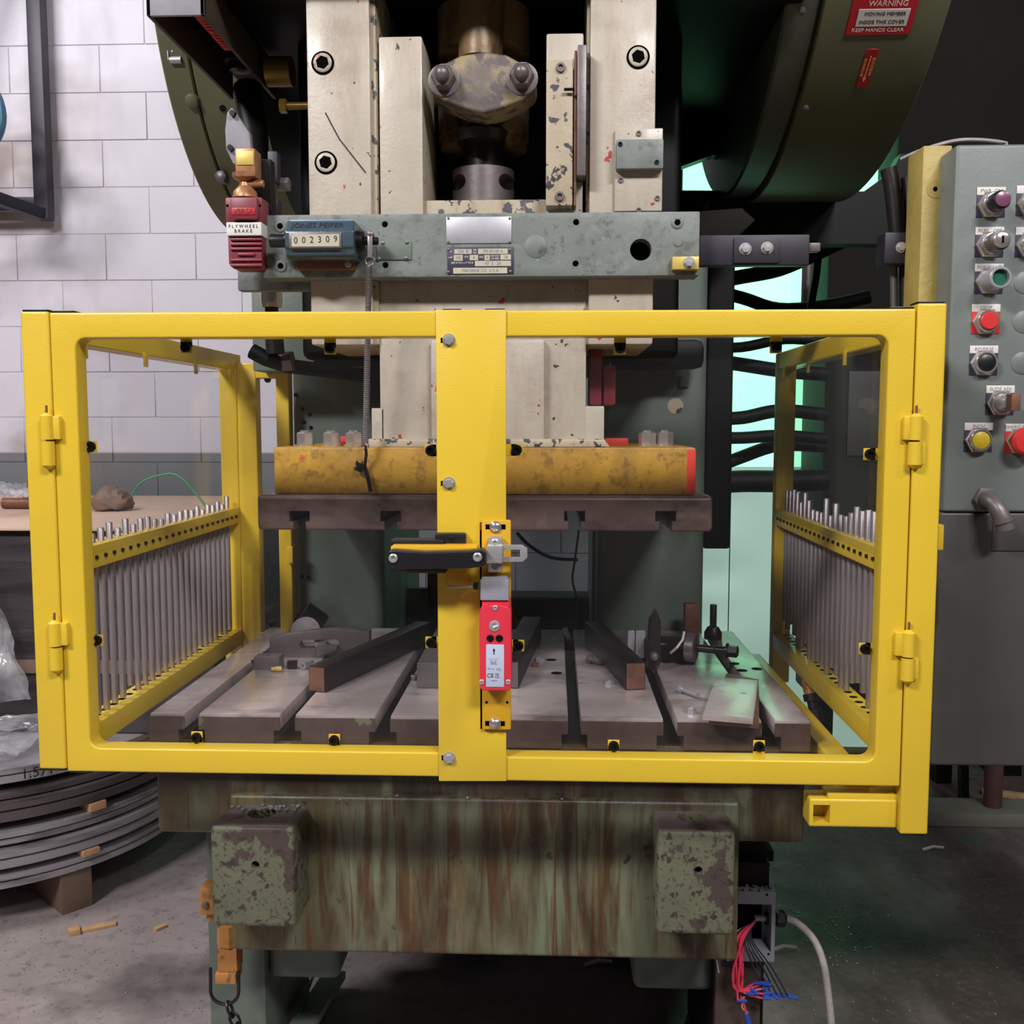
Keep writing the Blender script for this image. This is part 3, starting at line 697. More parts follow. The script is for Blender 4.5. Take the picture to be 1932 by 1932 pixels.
# right upright hardware
bp = pb('mounting_plate', 1160, 242, 1250, 398, Yu - .012, .02, 'cream', .002, ur)
gp = pb('green_cover_plate', 1163, 262, 1252, 318, Yu - .034, .024, 'castgreen', .003, ur)
for px, py, Y in ((1170, 272, Yu - .034), (1239, 306, Yu - .034), (1205, 252, Yu - .012), (1205, 397, Yu - .012), (1171, 340, Yu - .012), (1240, 374, Yu - .012)):
    p = at(px, py, Y); inst('cap_screw', scaled(SOCK, .6, M['bluntsteel']) if Y > Yu - .02 else scaled(SOCK, .5), ur, (p.x, Y, p.z))
# --- slide (ram)
Ys = 2.02
sl = pb('slide', 716, 525, 1106, 842, Ys, .3, 'cream', .004)
pb('slide_wing', 716, 68, 798, 530, Ys, .26, 'cream', .005, sl)
pb('slide_wing', 1030, 62, 1100, 530, Ys, .26, 'cream', .005, sl)
pb('slide_bridge', 797, 376, 1032, 530, Ys + .012, .24, 'cream_dirty', .006, sl)
pb('slide_pilaster', 812, 640, 1028, 838, Ys - .02, .03, 'cream', .008, sl)
pb('slide_shoulder', 701, 770, 726, 842, Ys, .26, 'cream', .003, sl)
pb('slide_shoulder', 1104, 766, 1140, 842, Ys, .26, 'cream', .003, sl)
b = MB(); b.pprism([(690, 828), (1140, 828), (1152, 844), (680, 844)], Ys - .025, .3); b.build('weld_fillet', M['cream_dirty'], sl, .004)
gb = pb('gib_block', 1030, 112, 1081, 388, Ys - .045, .05, 'cream_dirty', .004, sl)
pb('gib_liner', 1083, 95, 1088, 388, Ys - .04, .05, 'rustend', .001, sl)
pb('gib_wedge', 1089, 84, 1106, 331, Ys - .055, .06, 'bluntsteel', .002, sl)
for px, py in ((1058, 128), (1056, 371)):
    p = at(px, py, Ys - .045); inst('cap_screw', scaled(SOCK, 1.05, M['bluntsteel']), sl, (p.x, Ys - .045, p.z))
p = at(1072, 172, Ys - .045); MB().cyl((p.x - .008, Ys - .055, p.z), (p.x + .012, Ys - .055, p.z), .003, 8).build('set_screw', M['capscrew'], sl)
# pitman and screw
pt = MB(); p = at(912, 0, 2.2); pt.cyl((p.x, 2.2, at(912, 110, 2.2).z), (p.x, 2.2, H + 1.1), .098, 36); pt.cyl((p.x, 2.11, at(912, 110, 2.1).z), (p.x, 2.11, H + 1.1), .045, 24)
ptm = pt.build('connecting_rod', mk('oil_brown_casting', (126, 102, 70), .4, .1, .2, 14, bump=.4, bs=50, patches=[dict(c=(62, 42, 26), s=(12, 12, 5), a=.45, b=.62, f=.9), dict(c=(170, 160, 156), s=20, a=.66, b=.78, f=.6)]), pr)
M['lens'] = mk('chipped_cream_casting', (150, 134, 100), .45, .1, .1, 12, bump=.4, bs=70, patches=[dict(c=(90, 82, 80), s=30, a=.5, b=.56, d=7), dict(c=(100, 92, 92), s=9, a=.48, b=.6, f=.8)])
b = MB(); b.pprism([(808, 152), (814, 135), (835, 121), (870, 104), (912, 97), (955, 103), (985, 119), (1006, 134), (1013, 152), (1008, 170), (988, 186), (945, 205), (912, 213), (880, 206), (836, 188), (814, 172)], 2.015, .09)
b.build('pitman_cap', M['lens'], pr, .006, 3)
for px, py in ((838, 152), (985, 149)):
    p = at(px, py, 2.015)
    MB().lathe((p.x, 2.015, p.z), (0, -1, 0), [(.031, -.002), (.031, .003), (.0275, .0035)], 28).build('washer', M['bluntsteel'], pr)
    MB().lathe((p.x, 2.015, p.z), (0, -1, 0), [(.022, .003), (.022, .026), (.019, .03), (.017, .03)], 24, (0, 1, 2)).build('hex_nut', M['bluntsteel'], pr)
    b = MB(); b.cyl((p.x, 2.01, p.z), (p.x, 1.972, p.z), .0145, 20); b.ball((p.x, 1.972, p.z), .0145, 16, 10, (1, .8, 1)); b.build('stud', M['bluntsteel'], pr)
p = at(912, 213, 2.2)
z1, z2, z3, z4 = (at(912, k, 2.2).z for k in (205, 285, 325, 372))
MB().lathe((p.x, 2.145, 0), (0, 0, 1), [(.05, z2), (.056, z2 + .02), (.048, z2 + .03), (.055, z2 + .045), (.05, z1 + .02)], 36).build('adjusting_screw', M['slotdark'], pr)
MB().lathe((p.x, 2.21, 0), (0, 0, 1), [(.092, z2 + .004), (.092, z2 + .022), (.096, z2 + .024), (.098, z1 + .03)], 36).build('screw_shroud', ptm.data.materials[0], pr)
MB().cyl((p.x, 2.2, z3 - .01), (p.x, 2.2, z2 + .01), .045, 24).build('ball_stem', M['slotdark'], pr)
co = MB().cyl((p.x, 2.2, z4 - .02), (p.x, 2.2, z3), .066, 40).build('ball_collar', M['bluntsteel'], pr)
k = MB()
for dx in (-.05, .052): k.cyl((p.x + dx, 2.05, (z3 + z4) / 2 - .004), (p.x + dx, 2.22, (z3 + z4) / 2 - .004), .0165, 20)
cut(co, k)
# --- crossbar with real bores
Yc = 1.955
cbar = pb('crossbar', 495, 402, 1320, 522, Yc, .06, 'castgreen', .003)
k = MB()
for px, py, r in ((1209, 471, .0205), (1087, 419, .006), (1086, 497, .006), (726, 423, .006), (727, 500, .006)):
    p = at(px, py, Yc); k.cyl((p.x, Yc - .02, p.z), (p.x, Yc + .06, p.z), r, 28)
cut(cbar, k)
p = at(1209, 471, Yc); MB().cyl((p.x, Yc + .04, p.z), (p.x, Yc + .044, p.z), .0204, 28).build('bore_shade', M['hole'], cbar)  # dark disc added inside the bore to stand for its shade
RING = bolt_mesh('socket_bolt', [(.0112, -.002), (.0112, .002), (.0095, .0028), (.0058, .0028), (.0055, -.004), (.0004, -.004)], M['castgreen'], 24, (3, 4, 5))
HOL2 = bolt_mesh('socket', [(.0056, .002), (.0056, .0031), (.0003, .0031)], M['hole'], 16)
for px, py in ((529, 427), (530, 502), (1278, 420)):
    p = at(px, py, Yc); inst('socket_bolt', RING, cbar, (p.x, Yc, p.z)); inst('socket', HOL2, cbar, (p.x, Yc, p.z))
for px, py, r in ((1011, 465, .0215), (1279, 457, .0085)):
    p = at(px, py, Yc); MB().lathe((p.x, Yc, p.z), (0, -1, 0), [(r, -.002), (r, .0008), (r * .93, .0016), (.001, .0018)], 28).build('blank_plug', M['castgreen'], cbar)
pb('tin_plate', 842, 409, 965, 459, Yc - .002, .002, 'alu', .0005, cbar)
dp = pb('data_plate', 844, 466, 969, 517, Yc - .002, .002, 'navy', .0005, cbar)
for px, py in ((846, 412), (962, 412), (846, 456), (962, 456), (846, 471), (962, 471), (846, 513), (963, 512)):
    p = at(px, py, Yc - .002); inst('rivet', scaled(SMALLS, .8), cbar, (p.x, Yc - .002, p.z))
def tx(s, px, py, Y, size, m, par, sx=1.0, ry=0.0, th=.0004):
    p = at(px, py, Y); return text(s, size, (p.x, Y, p.z), M[m], par, rot=(PI / 2, ry, 0), sx=sx, th=th)
M['ivory'] = mk('ivory_plate', (184, 178, 156), .5, 0, .06, 30)
for x0, y0, x1, y1, s in ((857, 470, 890, 479, '100  8'), (902, 469, 958, 479, '7M 00106 A'), (856, 481, 873, 492, '100'), (886, 481, 902, 491, '4'), (914, 481, 924, 491, '4'), (944, 480, 964, 490, '18'), (896, 492, 964, 502, '47  5   28'), (855, 505, 957, 516, 'MACHINE CO  U S A')):
    pb('plate_field', x0, y0, x1, y1, Yc - .0026, .0008, 'ivory', 0, cbar)
    tx(s, (x0 + x1) / 2, (y0 + y1) / 2, Yc - .0028, .0085, 'grey_ink', cbar, .9, th=.0002)
for s, px, py in (('N', 851, 475), ('SER', 896, 472), ('NO', 896, 477), ('STR', 880, 485), ('ADJ', 908, 485), ('CAP', 850, 486), ('DIE HGT', 934, 483), ('ON BED', 934, 488), ('BED R TO L x F TO B', 872, 496)):
    tx(s, px, py, Yc - .0026, .005, 'white_ink', cbar, .9, th=.0002)
pb('small_green_plate', 711, 455, 776, 490, Yc - .003, .003, 'framegreen', .0008, cbar)
for px, py in ((722, 458), (768, 457), (714, 488), (766, 487)):
    p = at(px, py, Yc - .003); inst('screw', scaled(SMALLS, 1.2), cbar, (p.x, Yc - .003, p.z))
yb = pb('stop_block', 1269, 484, 1319, 508, Yc - .02, .02, 'brass', .001, cbar)
p = at(1300, 496, Yc - .02); inst('hex_bolt', scaled(HEXB, .9), cbar, (p.x, Yc - .02, p.z))
# side bar to the right
sb = pb('sensor_bar', 1320, 443, 1527, 500, 2.0, .03, 'rackblack', .002)
pb('bar_plate', 1385, 448, 1470, 496, 1.994, .008, 'rackblack', .001, sb)
for px, py in ((1406, 470), (1447, 468)):
    p = at(px, py, 1.994); inst('hex_bolt', scaled(HEXB, .95), sb, (p.x, 1.994, p.z))
pb('bar_end', 1527, 458, 1548, 474, 2.01, .02, 'bluntsteel', .001, sb)
# left bracketry
pb('side_plate', 448, 506, 596, 548, 2.02, .03, 'castgreen', .003)
pb('frame_cheek', 475, 546, 592, 700, 2.45, .12, 'framegreen', .006)
p = at(512, 560, 2.1); b = MB(); z0 = at(512, 640, 2.1).z
b.lathe((p.x, 2.1, p.z), (0, 0, 1), [(.02, -.022), (.022, -.01), (.022, .008), (.012, .01)], 20); b.build('oil_cup', M['chrome'], pr)
MB().cyl((p.x, 2.1, z0), (p.x, 2.1, p.z - .02), .014, 14).build('oil_pipe', M['darksteel'], pr)
pts = [at(475, 662, 2.2), at(500, 676, 2.2), at(540, 690, 2.25), at(620, 700, 2.35), at(735, 715, 2.45)]
MB().tube(pts, .017, 10).build('oil_hose', M['black'], pr)
p = at(543, 682, 2.24); MB().lathe(p, (1, 0, .1), [(.024, -.012), (.024, .012)], 6).build('hose_nut', M['bluntsteel'], pr)
MB().cyl(at(515, 620, 2.2), at(520, 668, 2.2), .02, 12).build('hose_elbow', M['darksteel'], pr)
pb('dark_recess', 690, 650, 722, 768, 2.3, .05, 'oily', .002)
for x in (1112, 1138): pb('motor_shoe', x, 655 if x < 1120 else 690, x + 24, 765, 2.12, .1, 'maroon', .006)
pb('crank_arm', 1150, 640, 1330, 695, 2.5, .08, 'oily', .02)
fh = MB().lathe((0, 0, 0), (0, -1, 0), [(.0055, -.001), (.0055, .0006)], 10).mesh('tapped_hole', M['hole'])
for px, py in ((571, 772), (585, 782), (574, 797), (587, 807), (570, 1088), (581, 1089), (558, 745)):
    p = at(px, py, 2.62); inst('tapped_hole', fh, pr, (p.x, 2.62, p.z))
p = at(1274, 766, 2.62); MB().lathe((p.x, 2.62, p.z), (0, -1, 0), [(.022, -.001), (.02, .001), (.001, .0012)], 20).build('bare_spot', M['cream_dirty'], pr)
p = at(1291, 720, 2.62); MB().box(p.x - .012, p.x + .012, 2.61, 2.622, p.z - .014, p.z + .014).build('lug', M['framegreen'], pr, .003)
# shafts at upper left
pS = at(520, 150, 2.35)
M['goldoil'] = mk('gold_oiled_shaft', (120, 96, 40), .35, .4, .2, 20)
MB().cyl((at(505, 172, 2.3).x, 2.3, pS.z), (flx0 + .1, 2.3, pS.z), .032, 20).build('cross_shaft', M['goldoil'], pr)
b = MB(); q = at(560, 200, 2.15); b.cyl((q.x - .03, 2.15, q.z), (q.x + .03, 2.15, q.z), .008, 12); b.lathe((q.x - .035, 2.15, q.z), (1, 0, 0), [(.015, 0), (.015, .014)], 6); b.build('adjust_bolt', M['goldoil'], pr)
pb('cover_tab', 505, 285, 523, 345, 2.05, .03, 'rackblack', .002)
pb('cover_tab', 505, 375, 524, 402, 2.05, .03, 'rackblack', .002)
q = at(535, 348, 2.08); MB().lathe((q.x, 2.08, q.z), (1, 0, 0), [(.014, -.012), (.014, .012)], 6).build('hex_nut', M['bluntsteel'], pr)
# channel arm at top left
M['greyplate'] = mk('dull_grey_plate', (138, 136, 144), .6, 0, .1, 30)
M['chan'] = mk('dirty_brown_channel', (66, 54, 46), .6, 0, .2, 20)
chn = thing('channel_arm', at(335, 20, 1.92), 'open grey steel channel arm with red spring reaching out at top left', 'arm')
zc = H + .762; xa, xb = -.765, -.655; ya, ybk = 1.93, 2.42
b = MB(); b.box(xa, xa + .008, ya, ybk, zc, zc + .07); b.build('channel_side', M['chan'], chn, .001)
b = MB(); b.box(xb - .008, xb, ya, ybk, zc, zc + .07); b.build('channel_side', M['chan'], chn, .001)
MB().box(xa, xb, ya, ya + .008, zc, zc + .07).build('end_plate', M['greyplate'], chn, .001)
MB().box(xa, xb, ya, ybk, zc + .07, zc + .078).build('channel_web', M['oily'], chn, .001)
pts = [((xa + xb) / 2 + .02 + .014 * math.cos(t), ya + .05 + .2 * t / (2 * PI * 14), zc + .04 + .014 * math.sin(t)) for t in [2 * PI * k / 10 for k in range(140)]]
MB().tube(pts, .004, 5).build('red_spring', M['redsign'], chn)
MB().lathe(((xa + xb) / 2, ybk - .1, zc + .06), (0, 0, -1), [(.036, 0), (.036, .012), (.024, .013), (.024, .03), (.012, .034)], 24).build('pivot_nut', M['darksteel'], chn)
a0 = Vector(((xa + xb) / 2 + .01, ybk - .08, zc + .0)); 
MB().tube([a0, a0 + Vector((.03, -.05, -.12)), a0 + Vector((.06, -.15, -.26))], [.032, .03, .026], 12).build('link_rod', M['oily'], chn)
b = MB(); b.pprism([(437, 202), (450, 220), (470, 250), (476, 300), (440, 310), (426, 280), (424, 245), (428, 212)], 2.08, .02); b.build('link_plate', M['greyplate'], chn, .003)
for px, py in ((441, 216), (437, 281)):
    p = at(px, py, 2.08); MB().lathe((p.x, 2.08, p.z), (0, -1, 0), [(.006, 0), (.006, .012)], 10).build('screw', M['capscrew'], chn)
# --- ram plates
Yr = 1.985
b = MB(); x0, x1, z0, z1 = rect(517, 844, 1312, 933, Yr); b.box(x0, x1, Yr, 2.50, z0, z1)
yp = b.build('ram_flange', M['rampaint'], pr, .004, 2)
MB().box(x1 - .018, x1 + .0012, Yr - .0008, Yr + .02, z0 + .002, z1 - .002).build('red_edge', M['redpaint'], yp, .004)
M['redgrime'] = mk('grimy_red_streak', (170, 70, 36), .5, 0, .15, 20)
ZF = z1
for px in (575, 625, 667): 
    p = at(px, 842, 2.08); MB().lathe((p.x, 2.08, ZF), (0, 0, 1), [(.021, 0), (.021, .004), (.017, .0045), (.017, .026), (.014, .029), (.009, .029), (.009, .033)], 24, (2, 3, 4)).build('hex_nut', M['chrome'], yp)
for px in (1221, 1254):
    p = at(px, 842, 2.12); MB().lathe((p.x, 2.12, ZF), (0, 0, 1), [(.021, 0), (.021, .004), (.017, .0045), (.017, .026), (.014, .029), (.009, .029), (.009, .033)], 24, (2, 3, 4)).build('hex_nut', M['chrome'], yp)
p = at(1163, 830, 2.2); MB().box(p.x - .026, p.x + .026, 2.2, 2.26, ZF, ZF + .015).build('red_pad', M['redpaint'], yp, .002)
p = at(665, 830, 2.2); MB().box(p.x - .01, p.x + .012, 2.12, 2.16, ZF, ZF + .02).build('red_pad', M['redpaint'], yp, .002)
Yp = 1.965
x0, x1, z0, z1 = rect(485, 934, 1345, 1002, Yp)
rp = MB().box(x0, x1, Yp, 2.53, z0, z1 - .001).build('ram_plate', M['ramsteel'], pr, .010, 3)
k = MB()
for px in (565, 737, 1084, 1256):
    p = at(px, 985, Yp); zm = at(px, 984, Yp).z; zt = at(px, 964, Yp).z
    k.box(p.x - .0205, p.x + .0205, Yp - .05, 2.6, zm, zt)
cut(rp, k)
k = MB()
for px in (565, 737, 1084, 1256):
    p = at(px, 985, Yp); zm = at(px, 984, Yp).z
    k.box(p.x - .0125, p.x + .0125, Yp - .05, 2.6, z0 - .03, zm + .002)
cut(rp, k)

# ================================================================ yellow guard
YG = 1.60
gd = thing('safety_guard', (-.11, 2.1, .0), 'bright yellow tubular safety guard with clear doors in front of the press', 'guard')
T = .0405
gx0, gx1 = at(38, 590, YG).x, at(1786, 590, YG).x
lp1 = at(90.5, 590, YG).x; rp0 = at(1731, 590, YG).x
zt = at(900, 586, YG).z; zlb = at(80, 1451, YG).z; zrb = at(1730, 1574, YG).z
def tubebox(name, x0, x1, y0, y1, z0, z1, par, m='yellow'): return MB().box(x0, x1, y0, y1, z0, z1).build(name, M[m], par, .004, 3)
lpost = tubebox('post', gx0, lp1, YG, YG + .045, zlb, zt + .002, gd)
rpost = tubebox('post', rp0, gx1, YG - .002, YG + .045, zrb, zt + .008, gd)
def caps(x0, x1, z, par): MB().box(x0 + .002, x1 - .002, YG + .003, YG + .04, z, z + .0035).build('end_cap', M['blackplastic'], par, .001)
caps(gx0, lp1, zt + .002, gd); caps(rp0, gx1, zt + .008, gd)
MB().box(gx0 + .003, lp1 - .003, YG + .003, YG + .04, zlb - .003, zlb).build('end_cap', M['blackplastic'], gd)
MB().box(rp0 + .003, gx1 - .003, YG + .003, YG + .04, zrb - .003, zrb).build('end_cap', M['blackplastic'], gd)
SCR = scaled(SOCK, 1.0)
def door(x0, x1, z0, z1, clips, side):
    Y0, Y1 = YG, YG + .038
    b = MB()                                   # one welded frame with rounded inner corners
    o = [(x0, z0), (x1, z0), (x1, z1), (x0, z1)]
    t = T; r = .016
    inn = []
    for cx_, cz_, a0 in ((x0 + t + r, z0 + t + r, PI), (x1 - t - r, z0 + t + r, 1.5 * PI), (x1 - t - r, z1 - t - r, 0), (x0 + t + r, z1 - t - r, .5 * PI)):
        for k in range(5):
            a = a0 + k * PI / 8; inn.append((cx_ + r * math.cos(a), cz_ + r * math.sin(a)))
    out = []
    for j, (cx_, cz_) in enumerate(o):
        nx = [(x0, z0), (x1, z0), (x1, z1), (x0, z1)][j]
        for k in range(5): out.append(nx)
    # outer points spread along the edges so every quad is clean
    out = []
    for (ix, iz) in inn:
        dx = min(abs(ix - x0), abs(ix - x1)); dz = min(abs(iz - z0), abs(iz - z1))
        ox = x0 if ix < (x0 + x1) / 2 else x1; oz = z0 if iz < (z0 + z1) / 2 else z1
        if abs(dx - dz) < 1e-6: out.append((ox, oz))
        elif dx < dz: out.append((ox, iz if dz > t + r * .5 else iz))
        else: out.append((ix, oz))
    n = len(inn)
    vs = [(x, Y0, z) for x, z in out] + [(x, Y0, z) for x, z in inn] + [(x, Y1, z) for x, z in out] + [(x, Y1, z) for x, z in inn]
    fs = []
    for i in range(n):
        j = (i + 1) % n
        fs += [(i, j, n + j, n + i), (2 * n + j, 2 * n + i, 3 * n + i, 3 * n + j), (j, i, 2 * n + i, 2 * n + j), (n + i, n + j, 3 * n + j, 3 * n + i)]
    b.add(vs, fs)
    d = b.build('guard_door', M['yellow'], gd, .0035, 3)
    c = .012; e = t - .012
    px0, px1, pz0, pz1 = x0 + e, x1 - e, z0 + e, z1 - e
    poly = [(px0 + c, pz0), (px1 - c, pz0), (px1, pz0 + c), (px1, pz1 - c), (px1 - c, pz1), (px0 + c, pz1), (px0, pz1 - c), (px0, pz0 + c)]
    MB().prism(poly, YG + .0385, YG + .0425).build('clear_pane', M['pane'], d, smooth=False)
    Yq = YG + .03
    for px, py in clips:
        p = at(px, py, Yq); dirs = [(abs(p.x - x0 - t), (-1, 0)), (abs(p.x - x1 + t), (1, 0)), (abs(p.z - z0 - t), (0, -1)), (abs(p.z - z1 + t), (0, 1))]
        dd, (ux, uz) = min(dirs)
        bb = MB().box(p.x - .0095, p.x + .0095, Yq + .003, Yq + .006, p.z - .0095, p.z + .0095)
        bb.box(min(p.x, p.x + ux * (dd + .004)) - (.0095 if uz else 0), max(p.x, p.x + ux * (dd + .004)) + (.0095 if uz else 0), Yq + .003, Yq + .006,
               min(p.z, p.z + uz * (dd + .004)) - (.0095 if ux else 0), max(p.z, p.z + uz * (dd + .004)) + (.0095 if ux else 0))
        bb.build('clip', M['yellow'], d, .0006, 1)
        inst('cap_screw', SCR, d, (p.x, Yq + .003, p.z), (0, random.uniform(0, 3), 0))
    return d
zd0 = at(500, 1461, YG).z; zd0r = at(1330, 1478, YG).z
cxm = at(892, 1000, YG).x
ld = door(lp1 + .002, cxm - .001, zd0, zt, [(350, 655), (622, 657), (170, 843), (182, 1209), (812, 850), (813, 1213), (370, 1392), (630, 1397)], -1)
rd = door(cxm + .001, rp0 - .002, at(1330, 1479, YG).z, zt, [(1170, 657), (1465, 655), (975, 849), (978, 1219), (1642, 857), (1633, 1225), (1158, 1408), (1433, 1409)], 1)
caps(lp1 + .002, lp1 + .042, zt, ld); caps(rp0 - .043, rp0 - .002, zt, rd)
caps(at(832, 586, YG).x, at(872, 586, YG).x, zt, ld); caps(at(912, 586, YG).x, at(955, 586, YG).x, zt, rd)
MB().box(lp1 + .003, lp1 + .04, YG + .003, YG + .035, zd0 - .003, zd0).build('end_cap', M['blackplastic'], ld)
# centre cover plate with the notch for the switch
a = [at(px, py, YG - .004) for px, py in ((823, 586), (957, 586), (958, 983), (907, 986), (905, 1376), (954, 1378), (953, 1474), (827, 1474))]
xl = (a[0].x + a[7].x) / 2; xr = (a[1].x + a[6].x) / 2; xn = (a[3].x + a[4].x) / 2
b = MB(); b.prism([(xl, a[7].z), (xr, a[6].z), (xr, a[5].z), (xn, a[4].z), (xn, a[3].z), (xr, a[2].z), (xr, zt + .001), (xl, zt + .001)], YG - .004, YG - .0002)
cpl = b.build('cover_plate', M['yellow'], gd, .0015, 2)
HX = scaled(HEXB, .82)
for px, py in ((847, 642), (847, 912), (848, 1430)):
    p = at(px, py, YG - .004); inst('hex_bolt', HX, cpl, (p.x, YG - .004, p.z), (0, random.uniform(0, 1), 0))
    MB().box(p.x - .013, p.x + .002, YG - .0043, YG - .003, p.z - .004, p.z + .004).build('slot', M['hole'], cpl)
pb('gap', 904, 1000, 913, 1374, YG - .001, .0008, 'hole', 0, cpl)
# interlock bracket, switch, actuator
br = pb('switch_bracket', 909, 981, 964, 1377, YG - .012, .007, 'yellow_dk', .003, rd)
for px, py in ((935, 994), (934, 1365)):
    p = at(px, py, YG - .012); MB().box(p.x - .017, p.x + .017, YG - .0124, YG - .0118, p.z - .0045, p.z + .0045).build('slot', M['hole'], br) if False else None
    MB().lathe((p.x, YG - .012, p.z), (0, -1, 0), [(.0095, 0), (.0095, .002), (.007, .005), (.002, .0065)], 20).build('pan_screw', M['chrome'], rd)
    MB().box(p.x - .016, p.x + .016, YG - .0123, YG - .0119, p.z - .004, p.z + .004).build('slot', M['hole'], rd)
for px in (918, 957):
    p = at(px, 1325, YG - .012); MB().lathe((p.x, YG - .012, p.z), (0, -1, 0), [(.0022, -.001), (.0022, .0004)], 10).build('pin_hole', M['hole'], rd)
Yi = YG - .045
sw = thing('interlock_switch', at(935, 1300, Yi), 'red safety interlock switch with grey head on the guard door', 'switch')
b = MB(); b.pprism([(911, 1140), (920, 1140), (921, 1144), (929, 1142), (941, 1142), (948, 1143), (950, 1145), (958, 1145), (964, 1152), (965, 1296), (960, 1303), (910, 1303), (905, 1297), (904, 1154), (908, 1146)], Yi, .033)
b.build('switch_body', M['redplastic'], sw, .0025, 3)
pb('body_top', 909, 1130, 962, 1146, Yi + .004, .029, 'redplastic', .002, sw)
pb('switch_head', 906, 1094, 960, 1133, Yi, .033, 'greyplastic', .002, sw)
pb('head_key', 909, 1089, 957, 1097, Yi + .006, .02, 'greyplastic', .001, sw)
lbp = pb('label_plate', 917, 1216, 951, 1296, Yi - .0008, .001, 'labelblue', .0003, sw)
for s, px, py, sz, m in (('CE', 925, 1275, .0092, 'black_ink'), ('UK\nCA', 938, 1275, .0048, 'black_ink'), ('KLP', 931, 1249, .006, 'grey_ink'), ('24V DC', 932, 1253, .003, 'grey_ink'), ('IP67  6A', 926, 1262, .003, 'grey_ink'), ('UL', 941, 1263, .006, 'grey_ink'), ('___________', 931, 1242, .003, 'grey_ink'), ('made in', 932, 1284, .003, 'grey_ink')):
    tx(s, px, py, Yi - .001, sz, m, lbp, th=.0002)
p = at(932, 1229, Yi - .001); b = MB().box(p.x - .0008, p.x + .0008, Yi - .0012, Yi - .0008, p.z - .005, p.z + .002); b.prism([(p.x - .0022, p.z + .001), (p.x + .0022, p.z + .001), (p.x, p.z + .0052)], Yi - .0012, Yi - .0008); b.build('arrow', M['black_ink'], lbp)
for px, py, r, m in ((933, 1181, .0088, 'alu'), (925, 1204, .0058, 'capscrew'), (942, 1204, .0058, 'capscrew'), (934, 1147, .0042, 'steel'), (909, 1287, .0042, 'steel'), (959, 1287, .0042, 'steel')):
    p = at(px, py, Yi); MB().lathe((p.x, Yi, p.z), (0, -1, 0), [(r, -.001), (r, .0012), (r * .8, .0018), (r * .45, .0018), (r * .4, .0006), (.0003, .0006)], 20).build('release_key' if m == 'alu' else 'screw', M[m], sw)
p = at(933, 1181, Yi); MB().bar((p.x - .003, Yi - .002, p.z - .002), (p.x + .006, Yi - .002, p.z + .0015), .003, .0022, (0, 1, 0)).build('release_slot', M['white'], sw)
# handle
hb = pb('handle_base', 736, 1018, 838, 1036, YG - .03, .03, 'blackplastic', .004, ld)
pb('handle_base', 820, 1006, 879, 1038, YG - .022, .018, 'blackplastic', .004, ld)
pb('handle_base', 736, 1066, 842, 1082, YG - .03, .03, 'blackplastic', .004, ld)
pb('handle_arm', 737, 1031, 900, 1052, YG - .06, .045, 'yellow_dk', .002, ld)
b = MB(); b.pprism([(733, 1040), (740, 1038), (800, 1042), (880, 1040), (912, 1037), (916, 1042), (916, 1066), (908, 1070), (880, 1073), (800, 1074), (745, 1074), (735, 1068)], YG - .085, .028)
hg = b.build('handle_grip', M['blackplastic'], ld, .004, 3)
for px, py in ((742, 1053), (901, 1051)):
    p = at(px, py, YG - .085); MB().lathe((p.x, YG - .085, p.z), (0, -1, 0), [(.007, 0), (.007, .002), (.0056, .003), (.003, .003), (.0028, .001), (.0003, .001)], 18).build('screw', M['steel'], ld)
p = at(852, 1017, YG - .022); MB().lathe((p.x, YG - .022, p.z), (0, -1, 0), [(.0045, 0), (.0045, .002), (.002, .003)], 14).build('screw', M['capscrew'], ld)
pb('strike_tab', 841, 1072, 886, 1106, YG - .012, .008, 'yellow_dk', .001, ld)
pb('actuator_block', 918, 1030, 948, 1063, YG - .06, .05, 'steel', .002, ld)
pb('actuator_plate', 921, 1014, 947, 1080, YG - .036, .02, 'steel', .002, ld)
for px, py in ((934, 1024), (934, 1070)):
    p = at(px, py, YG - .036); MB().lathe((p.x, YG - .036, p.z), (0, -1, 0), [(.0066, 0), (.0066, .003), (.005, .004), (.003, .004), (.0028, .002), (.0003, .002)], 18).build('screw', M['steel'], ld)
tg = []
b = MB(); b.pprism([(945, 1028), (985, 1028), (995, 1035), (995, 1052), (986, 1060), (945, 1060)], YG - .046, .003)
tgo = b.build('actuator_tongue', M['steel'], ld, .0006)
k = MB(); q0 = at(950, 1037, YG - .046); q1 = at(981, 1051, YG - .046); k.box(q0.x, q1.x, YG - .06, YG - .03, q1.z, q0.z); k.cyl((q1.x, YG - .06, (q0.z + q1.z) / 2), (q1.x, YG - .03, (q0.z + q1.z) / 2), (q0.z - q1.z) / 2 * .999, 16); cut(tgo, k) if False else cut(tgo, MB().box(q0.x, q1.x, YG - .06, YG - .03, q1.z, q0.z))
pts = [at(843, 1106, YG - .03), at(858, 1108, YG - .03), at(880, 1107, YG - .03), at(903, 1107, YG - .03)]
MB().tube(pts, .0022, 6).build('pull_pin', M['wirewhite'], ld)
pb('pin_clip', 893, 1100, 902, 1113, YG - .035, .012, 'blackplastic', .001, ld)
